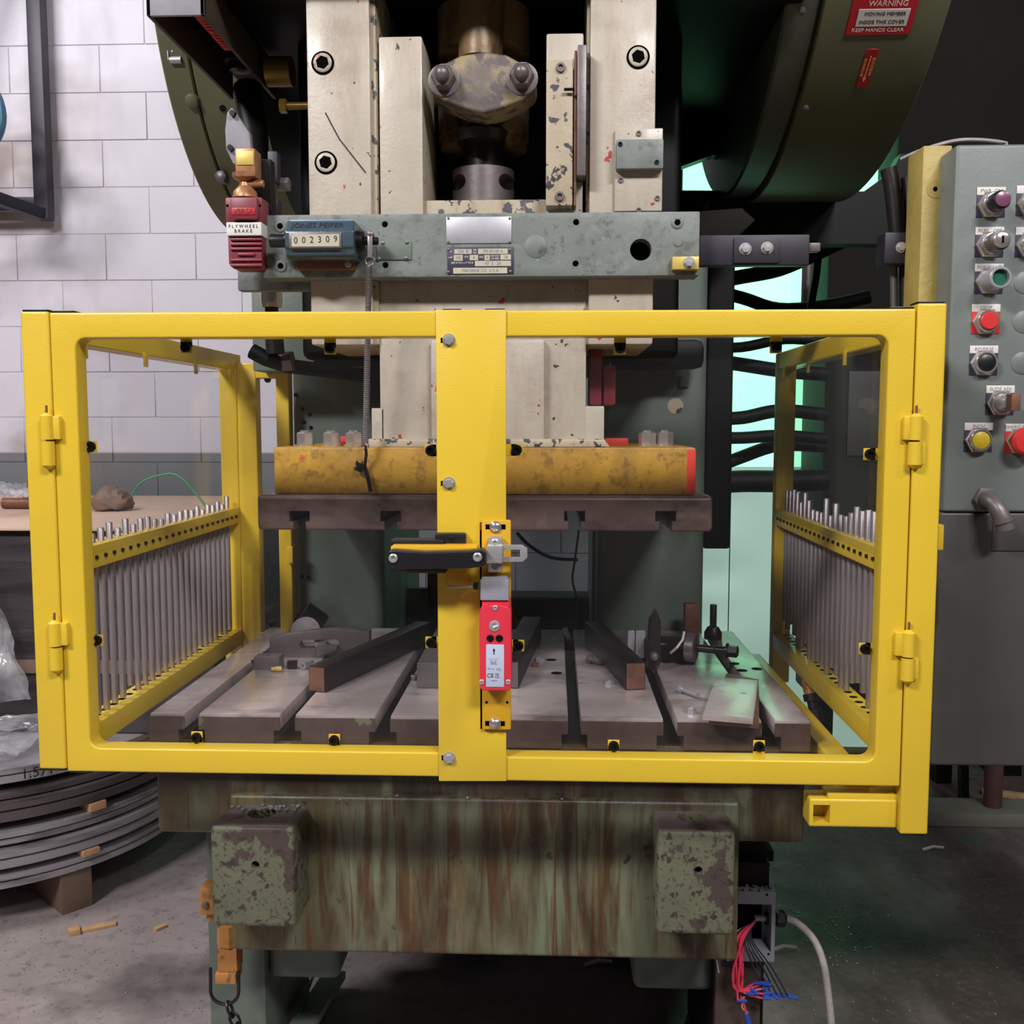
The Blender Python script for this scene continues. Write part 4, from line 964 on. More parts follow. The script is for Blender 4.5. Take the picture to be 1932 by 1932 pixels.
# hinges: two stacked barrels with leaves
def hinge(px, ptop, pmid, pbot, x0, x1, x2, x3, par):
    Y = YG - .008
    p = at(px, pmid, Y); zt_, zm_, zb_ = (at(px, k, Y).z for k in (ptop, pmid, pbot))
    h = MB().lathe((p.x, Y, 0), (0, 0, 1), [(.004, zm_ + .001), (.0105, zm_ + .0015), (.0105, zt_ - .005), (.004, zt_)], 16).build('hinge_barrel', M['yellow'], par)
    MB().lathe((p.x, Y, 0), (0, 0, 1), [(.004, zb_), (.0105, zb_ + .006), (.0105, zm_ - .0015), (.004, zm_ - .001)], 16).build('hinge_barrel', M['yellow'], par)
    pb('hinge_leaf', x0, ptop + 6, x1, pmid - 2, Y - .002, .012, 'yellow', .002, par)
    pb('hinge_leaf', x2, pmid + 2, x3, pbot - 8, Y - .002, .012, 'yellow', .002, par)
    MB().cyl((p.x, Y, zt_ - .002), (p.x, Y, zt_ + .012), .002, 8).build('hinge_pin', M['rustend'], par)
hinge(90, 779, 831, 885, 92, 112, 77, 90, ld)
hinge(105, 1170, 1220, 1270, 106, 126, 92, 105, ld)
hinge(1727, 780, 832, 884, 1706, 1726, 1728, 1746, rd)
hinge(1713, 1188, 1240, 1290, 1690, 1712, 1714, 1733, rd)
# side frames
def side(xi, xo, yend, n, ys, sgn):
    """rails and pins of one side; xi inner face, xo outer face"""
    xa_, xb_ = min(xi, xo), max(xi, xo)
    tubebox('top_rail', xa_, xb_, YG + .046, yend, zt - .042, zt, gd)
    mr = MB().box(xa_, xb_, YG + .046, yend, H - .254, H - .213).build('pin_rail', M['yellow'], gd, .003)
    lr = MB().box(xa_, xb_, YG + .046, yend, H - .572, H - .531).build('lower_rail', M['yellow'], gd, .003)
    tubebox('rear_post', xa_, xb_, yend, yend + .04, H - .66, zt, gd)
    xc = (xi + xo) / 2
    scr = MB().lathe((0, 0, 0), (1 if sgn < 0 else -1, 0, 0), [(.0038, 0), (.0038, .004), (.002, .0042)], 10).mesh('set_screw', M['capscrew'])
    holem = MB().lathe((0, 0, 0), (0, 0, 1), [(.008, 0), (.008, .0006)], 14).mesh('hole', M['hole'])
    rr = random.Random(31 if sgn < 0 else 12)
    rods = [MB().lathe((0, 0, 0), (0, 0, 1), [(.005, 0), (.0062, .0015), (.0062, L_ - .0015), (.005, L_)], 12).mesh('pin_rod', M['rodsteel']) for L_ in (.33, .345, .355, .365)]
    for i in range(n):
        y = ys + i * (yend - .03 - ys) / (n - 1)
        up = rr.choice((.012, .016, .02, .022, .024, .03)) if sgn < 0 else rr.choice((.022, .03, .034, .04, .05, .055))
        L_ = rr.randrange(4)
        zr = H - .213 + up - (.33, .345, .355, .365)[L_]
        inst('pin_rod', rods[L_], gd, (xc, y, zr))
        inst('set_screw', scr, gd, (xi, y, H - .235))
        inst('hole', holem, gd, (xc - .004 * sgn * -1, y, H - .5312))
    for y in (1.72, 1.98, 2.26, 2.5):
        if y < yend: MB().box(xi - (.003 if sgn > 0 else 0), xi + (.003 if sgn < 0 else 0), y - .009, y + .009, zt - .065, zt - .036).build('clip', M['yellow'], gd, .0006)
    xp = xi + (.006 if sgn > 0 else -.006) * -1
    MB().box(min(xp, xp + .004), max(xp, xp + .004), YG + .05, yend - .002, H - .226, zt - .045).build('clear_pane', M['pane'], gd, smooth=False)
side(lp1, gx0, 2.555, 25, 1.665, -1)
side(rp0, gx1, 2.56, 25, 1.665, 1)
# rear return frame at left with a narrow pane
rx0, rx1 = lp1, at(548, 900, 2.556).x
z0, z1 = H - .58, at(500, 684, 2.556).z
tubebox('return_post', rx0, rx0 + .050, 2.556, 2.596, z0, z1, gd)
tubebox('return_post', rx1 - .034, rx1, 2.556, 2.596, z0, z1, gd)
tubebox('return_rail', rx0 + .046, rx1 - .03, 2.557, 2.595, z1 - .04, z1, gd)
tubebox('return_rail', rx0 + .046, rx1 - .03, 2.557, 2.595, z0, z0 + .04, gd)
MB().box(rx0 + .05, rx1 - .034, 2.58, 2.584, z0 + .04, z1 - .04).build('clear_pane', M['pane'], gd, smooth=False)
for px, py in ((505, 716), (513, 1178)):
    p = at(px, py, 2.57); inst('cap_screw', SCR, gd, (p.x, 2.572, p.z))
pb('latch_tab', 541, 1032, 552, 1063, 2.54, .016, 'yellow', .002, gd)
pb('latch_tab', 1770, 990, 1781, 1038, 1.62, .03, 'yellow', .002, gd)
p = at(1778, 1010, 1.635); MB().lathe((gx1 + .006, 1.64, p.z), (1, 0, 0), [(.006, 0), (.006, .008), (.004, .01)], 12).build('screw', M['steel'], gd)
# base tubes at the right that carry the guard on the bed
xi = rp0
tubebox('base_rail', .485, .527, YG + .05, 2.55, H - .625, H - .583, gd)
tubebox('base_rail', .535, .577, YG + .05, 1.74, H - .662, H - .60, gd)
hx0 = at(1527, 1530, 1.612).x
st_ = MB().box(hx0, xi, YG + .012, YG + .056, at(1600, 1560, 1.615).z, at(1600, 1507, 1.615).z).build('base_stub', M['yellow'], gd, .004, 3)
q = at(1550, 1536, 1.612); cut(st_, MB().box(q.x - .0135, q.x + .0135, YG - .02, YG + .048, q.z - .0155, q.z + .0155))
MB().bar((hx0 + .03, YG + .034, H - .61), (.60, YG + .034, H - .61), .04, .02).build('gusset', M['yellow'], gd, .002)
# ================================================================ things on and around the press
# stroke counter
ct = thing('stroke_counter', at(600, 495, 1.95), 'teal six digit stroke counter bolted to the green crossbar', 'counter')
b = MB(); a, c, z0, z1 = rect(538, 414, 668, 486, 1.89)
n = 14; cz = (z0 + z1) / 2; hh = (z1 - z0) / 2
prof = [(1.955, z0), (1.902, z0 - .001), (1.892, z0 + .006), (1.891, cz - .02), (1.885, cz - .016), (1.885, cz + .0125), (1.901, z1), (1.955, z1)]
m_ = len(prof)
b.add([(x, y, z) for x in (a, c) for y, z in prof], [list(range(m_)), list(range(2 * m_ - 1, m_ - 1, -1))] + [(i, (i + 1) % m_, (i + 1) % m_ + m_, i + m_) for i in range(m_)])
b.build('counter_body', M['countblue'], ct, .004, 3)
MB().box(a + .005, c - .005, 1.906, 1.954, z1 - .002, z1 + .003).build('counter_lid', M['counttop'], ct, .002)
pb('window_bezel', 545, 438, 644, 468, 1.8825, .003, 'bluntsteel', .0008, ct)
dwn = pb('digit_window', 550, 442, 640, 465, 1.8818, .001, 'ivory', 0, ct)
for i, dgt in enumerate('002309'):
    tx(dgt, 558 + i * 15, 454 - i * .6, 1.8814, .017, 'black_ink', dwn, .9, th=.0003)
o = text('JONES PEIFER', .0165, ((a + c) / 2 - .004, 1.8925, cz + .0244), M['black_ink'], ct, rot=(PI / 2 - .617, 0, 0), th=.0003)
kp = at(517, 461, 1.9)
MB().lathe((a, 1.91, cz), (-1, 0, 0), [(.017, -.004), (.017, .004), (.012, .006), (.0125, .008), (.0125, .032), (.010, .034)], 22).build('reset_knob', M['blackplastic'], ct)
MB().lathe((c, 1.92, cz), (1, 0, 0), [(.02, -.002), (.018, .012), (.008, .014), (.007, .04)], 20).build('drive_shaft', M['oily'], ct)
pb('base_plate', 560, 486, 668, 508, 1.935, .02, 'rustend', .001, ct)
q = at(657, 499, 1.935); inst('screw', scaled(HEXB, .55), ct, (q.x, 1.935, q.z))
q = at(627, 407, 1.93); MB().lathe((q.x, 1.93, z1 + .003), (0, 0, 1), [(.006, 0), (.005, .003)], 10).build('screw', M['chrome'], ct)
lv = at(699, 440, 1.915); l2 = at(698, 486, 1.91)
MB().bar((lv.x, 1.912, lv.z + .002), (l2.x, 1.91, l2.z), .009, .004, (0, 1, 0)).build('counter_lever', M['chrome'], ct, .001)
MB().lathe((lv.x, 1.916, lv.z - .002), (0, -1, 0), [(.006, -.01), (.006, .006), (.003, .008)], 12).build('lever_pin', M['bluntsteel'], ct)
# tension spring from lever to ram
sp = thing('tension_spring', at(690, 835, 1.9), 'long thin steel tension spring hanging from the counter lever', 'spring')
s0, s1 = at(696, 500, 1.91), at(690, 835, 1.955)
nt = 95; pts = []
for k in range(nt * 7 + 1):
    f = k / (nt * 7); t = 2 * PI * k / 7; q = s0.lerp(s1, f); pts.append(q + Vector((.0052 * math.cos(t), .0052 * math.sin(t), 0)))
MB().tube(pts, .0014, 4).build('coil', M['bluntsteel'], sp)
def loop(c, r, w, ax=0): return [c + Vector((r * math.cos(t), (w if ax else 0) * math.cos(t), r * math.sin(t))) for t in [2 * PI * k / 16 for k in range(16)]]
MB().tube(loop(s0 + Vector((.002, 0, .008)), .0085, 0), .0012, 5, True).build('hook', M['bluntsteel'], sp)
MB().tube(loop(s1 + Vector((0, 0, -.006)), .006, 0), .0012, 5, True).build('hook', M['bluntsteel'], sp)
tie = at(688, 880, 1.975); b = MB(); b.tube([s1 + Vector((0, 0, -.01)), Vector((s1.x - .001, 1.965, (s1.z + tie.z) / 2)), tie], .003, 6)
for k in range(5):
    r_ = random.Random(k); b.tube([tie + Vector((r_.uniform(-.02, .004), -.006 + r_.uniform(-.006, .004), r_.uniform(-.012, .012))) for _ in range(6)], .0015, 5)
b.tube([tie, tie + Vector((.008, -.004, -.025)), tie + Vector((.012, -.004, -.05))], .0045, 6)
b.build('wire_tie', M['oily'], sp)
# flywheel brake valve
va = thing('brake_valve', at(460, 507, 1.93), 'maroon ribbed flywheel brake valve with bronze fitting above', 'valve')
pb('valve_top', 425, 372, 494, 420, 1.92, .05, 'maroon', .003, va)
pb('valve_cap', 433, 371, 485, 413, 1.905, .03, 'maroon', .006, va)
pb('name_panel', 437, 392, 481, 405, 1.9035, .003, 'redsign', .0006, va); tx('VERSA', 459, 398.5, 1.9032, .0125, 'maroon', va, 1.1, th=.0008)
vlb = pb('valve_label', 427, 419, 493, 444, 1.915, .06, 'white', .001, va)
tx('F L Y W H E E L', 459, 427, 1.9146, .0088, 'black_ink', vlb, .95); tx('B R A K E', 459, 436, 1.9146, .0088, 'black_ink', vlb, .95)
b = MB(); b.pprism([(429, 443), (494, 443), (494, 507), (440, 507), (431, 498)], 1.925, .05); vb = b.build('valve_body', M['maroon'], va, .004)
for y in (449, 458, 467, 488, 498): pb('rib', 434, y, 494, y + 4.5, 1.92, .008, 'maroon', .0015, va)
pb('rib', 448, 477, 480, 482, 1.92, .008, 'maroon', .0015, va)
for px in (429, 490): 
    p = at(px, 388, 1.92); MB().lathe((p.x, 1.92, p.z), (0, -1, 0), [(.0028, -.001), (.0028, .0005)], 8).build('screw_hole', M['hole'], va)
pb('brass_tag', 446, 285, 478, 311, 1.928, .004, 'brass', .0005, va)
pb('fitting_block', 443, 279, 481, 333, 1.93, .045, 'bronze', .004, va)
p = at(462, 335, 1.952); z = p.z
MB().lathe((p.x, 1.952, 0), (0, 0, 1), [(.012, at(462, 358, 1.95).z), (.010, at(462, 343, 1.95).z), (.022, at(462, 336, 1.95).z), (.024, at(462, 328, 1.95).z)], 20).build('fitting_neck', M['bronze'], va)
MB().lathe((p.x, 1.952, 0), (0, 0, 1), [(.024, at(462, 374, 1.95).z), (.022, at(462, 362, 1.95).z), (.013, at(462, 352, 1.95).z)], 20).build('fitting_base', M['bronze'], va)
p = at(470, 347, 1.952); MB().cyl((p.x, 1.952, p.z), (p.x + .028, 1.952, p.z), .0075, 12).build('branch_pipe', M['bronze'], va)
pb('valve_bracket', 474, 300, 512, 420, 1.985, .03, 'oily', .002, va)
# cables and silhouettes behind right side
def hose(name, pts, r, label, m='black', cat='hose', group='black hoses crossing the mint curtain'):
    return MB().tube([at(x, y, Y) for x, y, Y in pts], r, 10).build(name, M[m], None, label=label, cat=cat, group=group)
Yh = 3.3
hose('hose', smooth([(1330, 535, Yh), (1400, 522, Yh), (1470, 508, Yh), (1540, 478, Yh), (1620, 440, Yh)]), .024, 'thick black hose slanting up just below the dark bar')
hose('hose', smooth([(1330, 545, Yh + .1), (1400, 562, Yh + .1), (1470, 583, Yh + .1), (1560, 577, Yh + .1), (1640, 560, Yh + .1)]), .022, 'black hose sagging just above the yellow top rail')
hose('hose', smooth([(1545, 470, Yh), (1540, 520, Yh), (1528, 590, Yh), (1522, 650, Yh)]), .012, 'thin black hose hanging at the right edge of the curtain')
hose('hose', smooth([(1330, 655, Yh), (1400, 655, Yh), (1480, 640, Yh), (1560, 645, Yh)]), .017, 'black hose right below the yellow top rail')
hose('hose', smooth([(1330, 678, Yh + .1), (1400, 688, Yh + .1), (1480, 700, Yh + .1), (1560, 706, Yh + .1)]), .024, 'thick black hose second below the yellow top rail')
hose('hose', smooth([(1330, 790, Yh), (1400, 788, Yh), (1470, 775, Yh), (1560, 782, Yh)]), .022, 'upper of the black hoses at mid height of the curtain')
hose('hose', smooth([(1330, 826, Yh), (1400, 826, Yh), (1470, 822, Yh), (1560, 828, Yh)]), .020, 'level black hose in the middle of the curtain')
hose('hose', smooth([(1330, 890, Yh + .1), (1400, 862, Yh + .1), (1470, 840, Yh + .1), (1560, 842, Yh + .1)]), .022, 'black hose sloping down left under the level hose')
hose('hose', smooth([(1330, 912, Yh), (1400, 908, Yh), (1470, 908, Yh), (1560, 905, Yh)]), .036, 'thickest and lowest black hose across the curtain')
hose('conduit', [(1525, 470, 3.6), (1521, 600, 3.6)], .02, 'grey vertical conduit at right of the curtain', 'bluntsteel', 'pipe', None)
# pipe pair with clamp
pc = thing('pipe_clamp', at(1700, 575, 1.95), 'dark pipe pair held by a square clamp beside the yellow column', 'pipe')
pts = smooth([at(1676, 318, 1.98), at(1684, 360, 1.98), at(1692, 440, 1.98)]); MB().tube(pts, .015, 12).build('pipe', M['darksteel'], pc)
pts = smooth([at(1712, 335, 2.0), at(1715, 440, 2.0)]); MB().tube(pts, .012, 12).build('pipe', M['darksteel'], pc)
cl = pb('clamp_block', 1669, 438, 1725, 497, 1.95, .05, 'rackblack', .003, pc)
p = at(1700, 467, 1.95); inst('hex_bolt', scaled(HEXB, .8), pc, (p.x, 1.95, p.z))
MB().cyl(at(1708, 495, 1.99), at(1708, 640, 1.99), .012, 12).build('pipe', M['darksteel'], pc)
MB().cyl(at(1686, 495, 1.99), at(1688, 640, 1.99), .007, 12).build('pipe', M['bluntsteel'], pc)
# control cabinet
Yq = 1.80
cc = thing('control_cabinet', (1.15, 1.95, 0), 'grey green operator control cabinet with push buttons at right edge', 'cabinet')
cx0 = at(1792, 620, Yq).x; czt = at(1860, 272, Yq).z; czm = at(1860, 966, Yq).z; czb = at(1850, 1447, Yq).z
MB().box(cx0, 1.55, Yq, 2.1, czm, czt).build('upper_box', M['cabinet'], cc, .006, 3)
MB().box(cx0 - .004, 1.55, Yq + .004, 2.1, czb, czm - .001).build('lower_box', M['cabinetdark'], cc, .006, 3)
MB().box(1.2, 1.35, 1.9, 2.05, 0, czb).build('pedestal', M['cabinetdark'], cc, .004)
MB().box(1.05, 1.5, 1.8, 2.15, 0, .02).build('base_plate', M['cabinetdark'], cc, .004)
pb('inset_panel', 1873, 973, 2000, 1040, Yq + .001, .006, 'cabinetdark', .003, cc)
a = rect(1736, 274, 1791, 640, 1.87); MB().box(a[0], a[1], 1.87, 1.95, H - .58, a[3]).build('side_column', M['oldyellow'], cc, .004)
MB().box(a[0], cx0 + .02, 1.93, 1.99, H - .2, H - .1).build('column_bracket', M['oily'], cc)
p = at(1765, 357, 1.87); MB().lathe((p.x, 1.87, p.z), (0, -1, 0), [(.016, -.001), (.016, .001), (.005, .0015), (.004, 0)], 20).build('washer', M['oldyellow'], cc)
NUT = MB().lathe((0, 0, 0), (0, -1, 0), [(.0225, .001), (.0225, .007), (.0205, .009), (.019, .009)], 24, (0, 1, 2)).mesh('bezel_nut', M['chrome'])
def button(px, py, kind, legend, plate='navy', w=1.0):
    p = at(px, py, Yq); x, z = p.x, p.z
    o = inst('push_button', NUT, cc, (x, Yq, z))
    def sub(mb, name, m, bev=0.0):
        q = mb.build(name, M[m], o, bev); return q
    lx0, lx1, lz0, lz1 = x - .0242, x + .0242, z - .021, z + .03
    sub(MB().box(lx0, lx1, Yq - .0012, Yq + .0005, lz0, lz1), 'legend_plate', plate, .0004)
    sub(MB().box(lx0, lx1, Yq - .0016, Yq, lz1 - .013, lz1), 'legend_strip', 'white', .0002)
    text(legend, .0085, (x, Yq - .0018, lz1 - .0065), M['grey_ink'], o, th=.0002)
    def lat(prof, name, m, n=24): sub(MB().lathe((x, Yq, z), (0, -1, 0), prof, n), name, m)
    if kind in ('redcap', 'blackplastic', 'yellowcap'):
        lat([(.0195, .006), (.0195, .014), (.018, .016), (.0158, .016), (.0156, .012)], 'bezel_ring', 'chrome')
        lat([(.0152, .004), (.0152, .0145 if kind != 'redcap' else .018), (.0135, .0158 if kind != 'redcap' else .0195), (.001, .0158 if kind != 'redcap' else .0195)], 'button_cap', kind)
    elif kind == 'purple':
        lat([(.019, .006), (.019, .02), (.0175, .021)], 'bezel_ring', 'chrome'); lat([(.016, .02), (.016, .042), (.0135, .046)], 'lens_holder', 'blackplastic'); lat([(.0125, .045), (.0125, .05), (.006, .052), (.001, .052)], 'button_cap', 'purple')
    elif kind == 'key':
        lat([(.019, .006), (.019, .02), (.0175, .021)], 'bezel_ring', 'chrome'); lat([(.0165, .02), (.0165, .045), (.0125, .047)], 'key_barrel', 'bluntsteel'); lat([(.0138, .045), (.0138, .052), (.011, .054), (.001, .054)], 'key_face', 'chrome')
        sub(MB().box(x - .0015, x + .0015, Yq - .0548, Yq - .053, z - .006, z + .006), 'keyhole', 'hole')
    elif kind == 'greencap':
        lat([(.0185, .004), (.0185, .048), (.017, .0495), (.0142, .0495), (.0138, .036)], 'guard_ring', 'steel'); lat([(.0135, .02), (.0135, .041), (.001, .0415)], 'button_cap', 'greencap')
    elif kind == 'selector':
        lat([(.0195, .006), (.0195, .014), (.0178, .016), (.0158, .016)], 'bezel_ring', 'chrome'); lat([(.0155, .012), (.0148, .022), (.0105, .034), (.009, .036)], 'selector_base', 'steel')
        sub(MB().box(x - .004, x + .012, Yq - .055, Yq - .03, z - .014, z + .014), 'selector_key', 'rustend', .002)
    elif kind == 'mush':
        lat([(.012, .006), (.012, .02), (.024, .022), (.0245, .03), (.02, .035), (.001, .037)], 'button_cap', 'redcap')
    return o
button(1869, 387, 'purple', 'PWR  ON'); button(1866, 462, 'key', 'RUN   OFF'); button(1865, 531, 'greencap', 'FORWARD')
button(1859, 607, 'redcap', 'STOP', 'redcap'); button(1855, 685, 'blackplastic', 'REVERSE'); button(1886, 760, 'selector', 'SLIDE ADJ')
button(1845, 830, 'yellowcap', 'INCH', 'navy'); button(1922, 832, 'mush', 'EMERG STOP', 'redcap')
button(1944, 384, 'blackplastic', 'ON'); button(1942, 462, 'blackplastic', 'OFF')
for px, py in ((1934, 533), (1932, 607), (1929, 685)):
    p = at(px, py, Yq); MB().lathe((p.x, Yq, p.z), (0, -1, 0), [(.0195, -.001), (.0195, .0008), (.018, .0018), (.001, .002)], 28).build('blank_plug', M['cabinet'], cc)
p = at(1862, 942, Yq - .01)
MB().lathe((p.x, Yq, p.z), (0, -1, 0), [(.021, 0), (.021, .008), (.018, .009)], 6).build('conduit_nut', M['bluntsteel'], cc)
pts = [Vector((p.x, Yq, p.z)), Vector((p.x, Yq - .02, p.z)), Vector((p.x + .003, Yq - .032, p.z - .006)), Vector((p.x + .009, Yq - .04, p.z - .02)), Vector((p.x + .014, Yq - .042, p.z - .032))]
MB().tube(pts, .0145, 14).build('conduit_elbow', M['bluntsteel'], cc)
d = Vector((.3, -.1, -.95)).normalized(); MB().lathe(pts[-1], d, [(.018, -.002), (.018, .006), (.0155, .007), (.0155, .02), (.012, .021)], 20).build('conduit_collar', M['bluntsteel'], cc)
pts = smooth([at(1700, 300, 1.96), at(1740, 283, 1.93), at(1800, 266, 1.9), at(1850, 264, 1.9), at(1905, 270, 1.92)]); pts[-1].z = czt + .004
MB().tube(pts, .0035, 6).build('top_cable', M['cable'], None, label='thin grey cable draped over top of the control cabinet', cat='cable')
# junction box with loose wires
jb = thing('junction_box', at(1425, 1810, 1.93), 'open grey junction box with loose wires under the bed', 'junction box')
Yj = 1.93; a, c, z0, z1 = rect(1372, 1682, 1463, 1815, Yj)
bx = MB().box(a, c, Yj, Yj + .06, z0, z1).build('box_shell', M['boxgrey'], jb, .003)
cut(bx, MB().box(a + .012, c - .008, Yj - .02, Yj + .05, z0 + .022, z1 - .026))
p = at(1478, 1733, Yj + .03); MB().lathe((c, Yj + .03, p.z), (1, 0, 0), [(.013, -.002), (.013, .006), (.0165, .008), (.0165, .022), (.012, .027)], 6).build('cable_gland', M['blackplastic'], jb)
MB().lathe((c - .014, Yj + .03, p.z), (1, 0, 0), [(.012, 0), (.012, .008)], 12).build('gland_nut', M['blackplastic'], jb)
MB().cyl((c - .034, Yj + .03, p.z), (c - .01, Yj + .03, p.z), .006, 10).build('cable_end', M['wirewhite'], jb)
for px, py in ((1380, 1690), (1447, 1688), (1450, 1800)):
    q = at(px, py, Yj); MB().lathe((q.x, Yj, q.z), (0, -1, 0), [(.0025, -.0005), (.0025, .0006)], 8).build('screw_hole', M['hole'], jb)
MB().box(a, c - .01, Yj + .02, Yj + .06, z1, z1 + .05).build('mount_tab', M['oily'], jb)
e0 = Vector((c + .027, Yj + .03, p.z))
pts = smooth([e0, at(1505, 1742, Yj + .03), at(1535, 1772, Yj + .02), at(1553, 1815, Yj), at(1562, 1870, Yj), at(1571, 1960, Yj), gr(1575, 2100) + Vector((0, 0, .02))])
MB().tube(pts, .0072, 10).build('power_cable', M['cable'], None, label='thick grey cable curving from the junction box down to the floor', cat='cable')
src = Vector((c - .036, Yj + .02, p.z - .002))
rw = random.Random(5)
def wire(pts, r, m, name='wire'): MB().tube(smooth(pts, 4), r, 5).build(name, M[m], jb)
ends = []
for k in range(9):
    x = rw.uniform(1376, 1412); m0 = at(1395 + rw.uniform(-8, 12), 1770, Yj - .005 + rw.uniform(-.01, .01)); m1 = at(x, 1835 + rw.uniform(-15, 15), Yj - .012 + rw.uniform(-.01, .01))
    e = at(rw.uniform(1392, 1442), rw.uniform(1855, 1892), Yj - .015); wire([src, m0, m1, at((x + 1415) / 2 - 8, 1868, Yj - .015), e], .0022, 'wirered'); ends.append(e)
for k in range(5):
    e = at(1443 + k * 11, 1872 + k * 2, Yj - .01); wire([src, at(1405 + k * 3, 1770, Yj - .01), at(1418 + 9 * k, 1815 + 2 * k, Yj - .015), e], .0016, 'wireblack'); ends.append(e)
wire([src, at(1388, 1765, Yj - .008), at(1384, 1820, Yj - .012), at(1386, 1868, Yj - .012)], .002, 'wireblack')
wire([src, at(1360, 1775, Yj - .01), at(1350, 1790, Yj - .01), at(1356, 1835, Yj - .01)], .0016, 'wirewhite')
wire([at(1404, 1880, Yj - .01), at(1400, 1900, Yj - .01), at(1412, 1912, Yj - .01)], .0018, 'brass')
for k, e in enumerate(ends):
    d = Vector((rw.uniform(.6, 1.2), rw.uniform(-.3, .3), rw.uniform(-.5, .3))).normalized(); MB().cyl(e, e + d * .018, .0036, 8).build('crimp_terminal', M['crimp'], jb)
e = at(1408, 1912, Yj - .012); wire([at(1398, 1880, Yj - .012), at(1405, 1900, Yj - .012), e], .0022, 'wirered'); MB().cyl(e, e + Vector((.006, 0, -.02)), .005, 8).build('crimp_terminal', M['crimp'], jb)
# air unit, shackle and chain at the left leg
au = thing('air_fitting', at(425, 1860, 1.90), 'ochre painted air fitting hanging under the left bed boss', 'fitting')
p0 = at(426, 1755, 1.87); z1, z2, z3, z4 = (at(426, k, 1.87).z for k in (1752, 1790, 1838, 1858))
MB().lathe((p0.x, 1.895, 0), (0, 0, 1), [(.026, z2), (.024, z1), (.010, z1 + .01)], 8, phase=.2).build('fitting_cap', M['orange'], au)
MB().box(p0.x - .021, p0.x + .019, 1.875, 1.915, z3, z2).build('fitting_body', M['orange'], au, .004)
MB().box(p0.x - .025, p0.x + .017, 1.87, 1.915, z4, z3).build('fitting_base', M['orange'], au, .004)
q = at(386, 1707, 1.85); pb('air_port', 376, 1677, 402, 1727, 1.85, .04, 'orange', .003, au)
MB().lathe((q.x + .002, 1.85, q.z), (0, -1, 0), [(.0072, 0), (.006, .005), (.001, .007)], 14).build('screw', M['bluntsteel'], au)
MB().lathe((q.x + .006, 1.87, q.z - .026), (0, 0, -1), [(.011, 0), (.009, .014)], 8).build('port_nozzle', M['orange'], au)
pA, pB_, pC = at(397, 1826, 1.875), at(450, 1832, 1.875), at(422, 1893, 1.875)
sh = [pA] + [Vector(((pA.x + pB_.x) / 2 - math.cos(t) * (pB_.x - pA.x) / 2, 1.872, pC.z + .026 - math.sin(t) * .026)) for t in [PI * k / 10 for k in range(11)]] + [pB_]
MB().tube(sh, .0035, 8).build('chain_shackle', M['darksteel'], None, label='dark steel shackle looped under the ochre air fitting', cat='shackle')
cpos = Vector(((pA.x + pB_.x) / 2 + .004, 1.872, pC.z + .0035))
chn_ = thing('hanging_chain', cpos, 'dark steel chain hanging from the shackle at left leg', 'chain')
for k in range(9):
    c0 = cpos + Vector((.006 + .0095 * k, -.0005 * k, -.014 - .0215 * k)); d = Vector((.35, 0, -.94)).normalized()
    s_ = Vector((d.z, 0, -d.x)) if k % 2 else Vector((0, 1, 0))
    lk = [c0 + d * (.0165 * math.cos(t)) + s_ * (.0095 * math.sin(t)) for t in [2 * PI * j / 18 for j in range(18)]]
    MB().tube(lk, .003, 6, True).build('link', M['darksteel'], chn_)
# slugs on the bed ledge and box (too many and too small to count)
rs = random.Random(9); b = MB()
sl_ = MB
def slug(p, s): b.lathe(p, (rs.uniform(-.2, .2), rs.uniform(-.3, .1), 1), [(s, 0), (s, s * .5)], 10)
def bossz(y): return at(500, 1560, 1.73).z + (at(500, 1512, 1.865).z - at(500, 1560, 1.73).z) * max(0, ((y - 1.73) / .135 - .25) / .75) ** 2.2
for k in range(46):
    x = at(rs.gauss(520, 38), 1530, 1.8).x; y = rs.uniform(1.80, 1.85); slug(Vector((min(max(x, at(432, 1530, 1.8).x), at(555, 1530, 1.8).x), y, bossz(y) + .0025)), .003)
for px in (560, 745, 1060, 640, 880): slug(Vector((at(px, 1505, 1.81).x, rs.uniform(1.817, 1.84), zl + .001)), .003)
for k in range(40): slug(Vector((rs.uniform(a + .002, c - .002), rs.uniform(Yj + .002, Yj + .018), z1 * 0 + rect(1372, 1682, 1463, 1815, Yj)[3] + rs.uniform(0, .004))), rs.uniform(.002, .0035))
b.build('punched_slugs', M['alu'], None, label='small punched metal slugs scattered on the bed bosses and box', cat='slugs', kind='stuff')
# ---------------------------------------------------------------- loose tooling on the bolster
def bar_on(f, r, w, h, label, m='darksteel', end='rustend', z=ZB):
    A = gr(f[0], f[1], z); B = gr(r[0], r[1], z); u = Vector((0, 0, h / 2 + .0003))
    t = thing('steel_bar', (A.x, A.y, z), label, 'steel bar')
    MB().bar(A + u, B + u, w, h).build('bar_body', M[m], t, .0025, 2)
    d = (A - B).normalized(); MB().bar(A + u + d * .0006, A + u - d * .002, w - .004, h - .004).build('sawn_end', M[end], t)
    return t
bar_on((598, 1306), (800, 1212), .038, .052, 'long dark square bar lying diagonally left of the centre post')
bar_on((826, 1299), (862, 1215), .085, .052, 'grey block half hidden behind the centre post, left side', 'bluntsteel', 'bluntsteel')
bar_on((958, 1299), (1004, 1205), .046, .056, 'dark block half hidden behind the red switch, right side', 'darksteel', 'bluntsteel')
bar_on((1199, 1302), (1118, 1215), .041, .056, 'dark square bar with rusty end lying right of the switch')
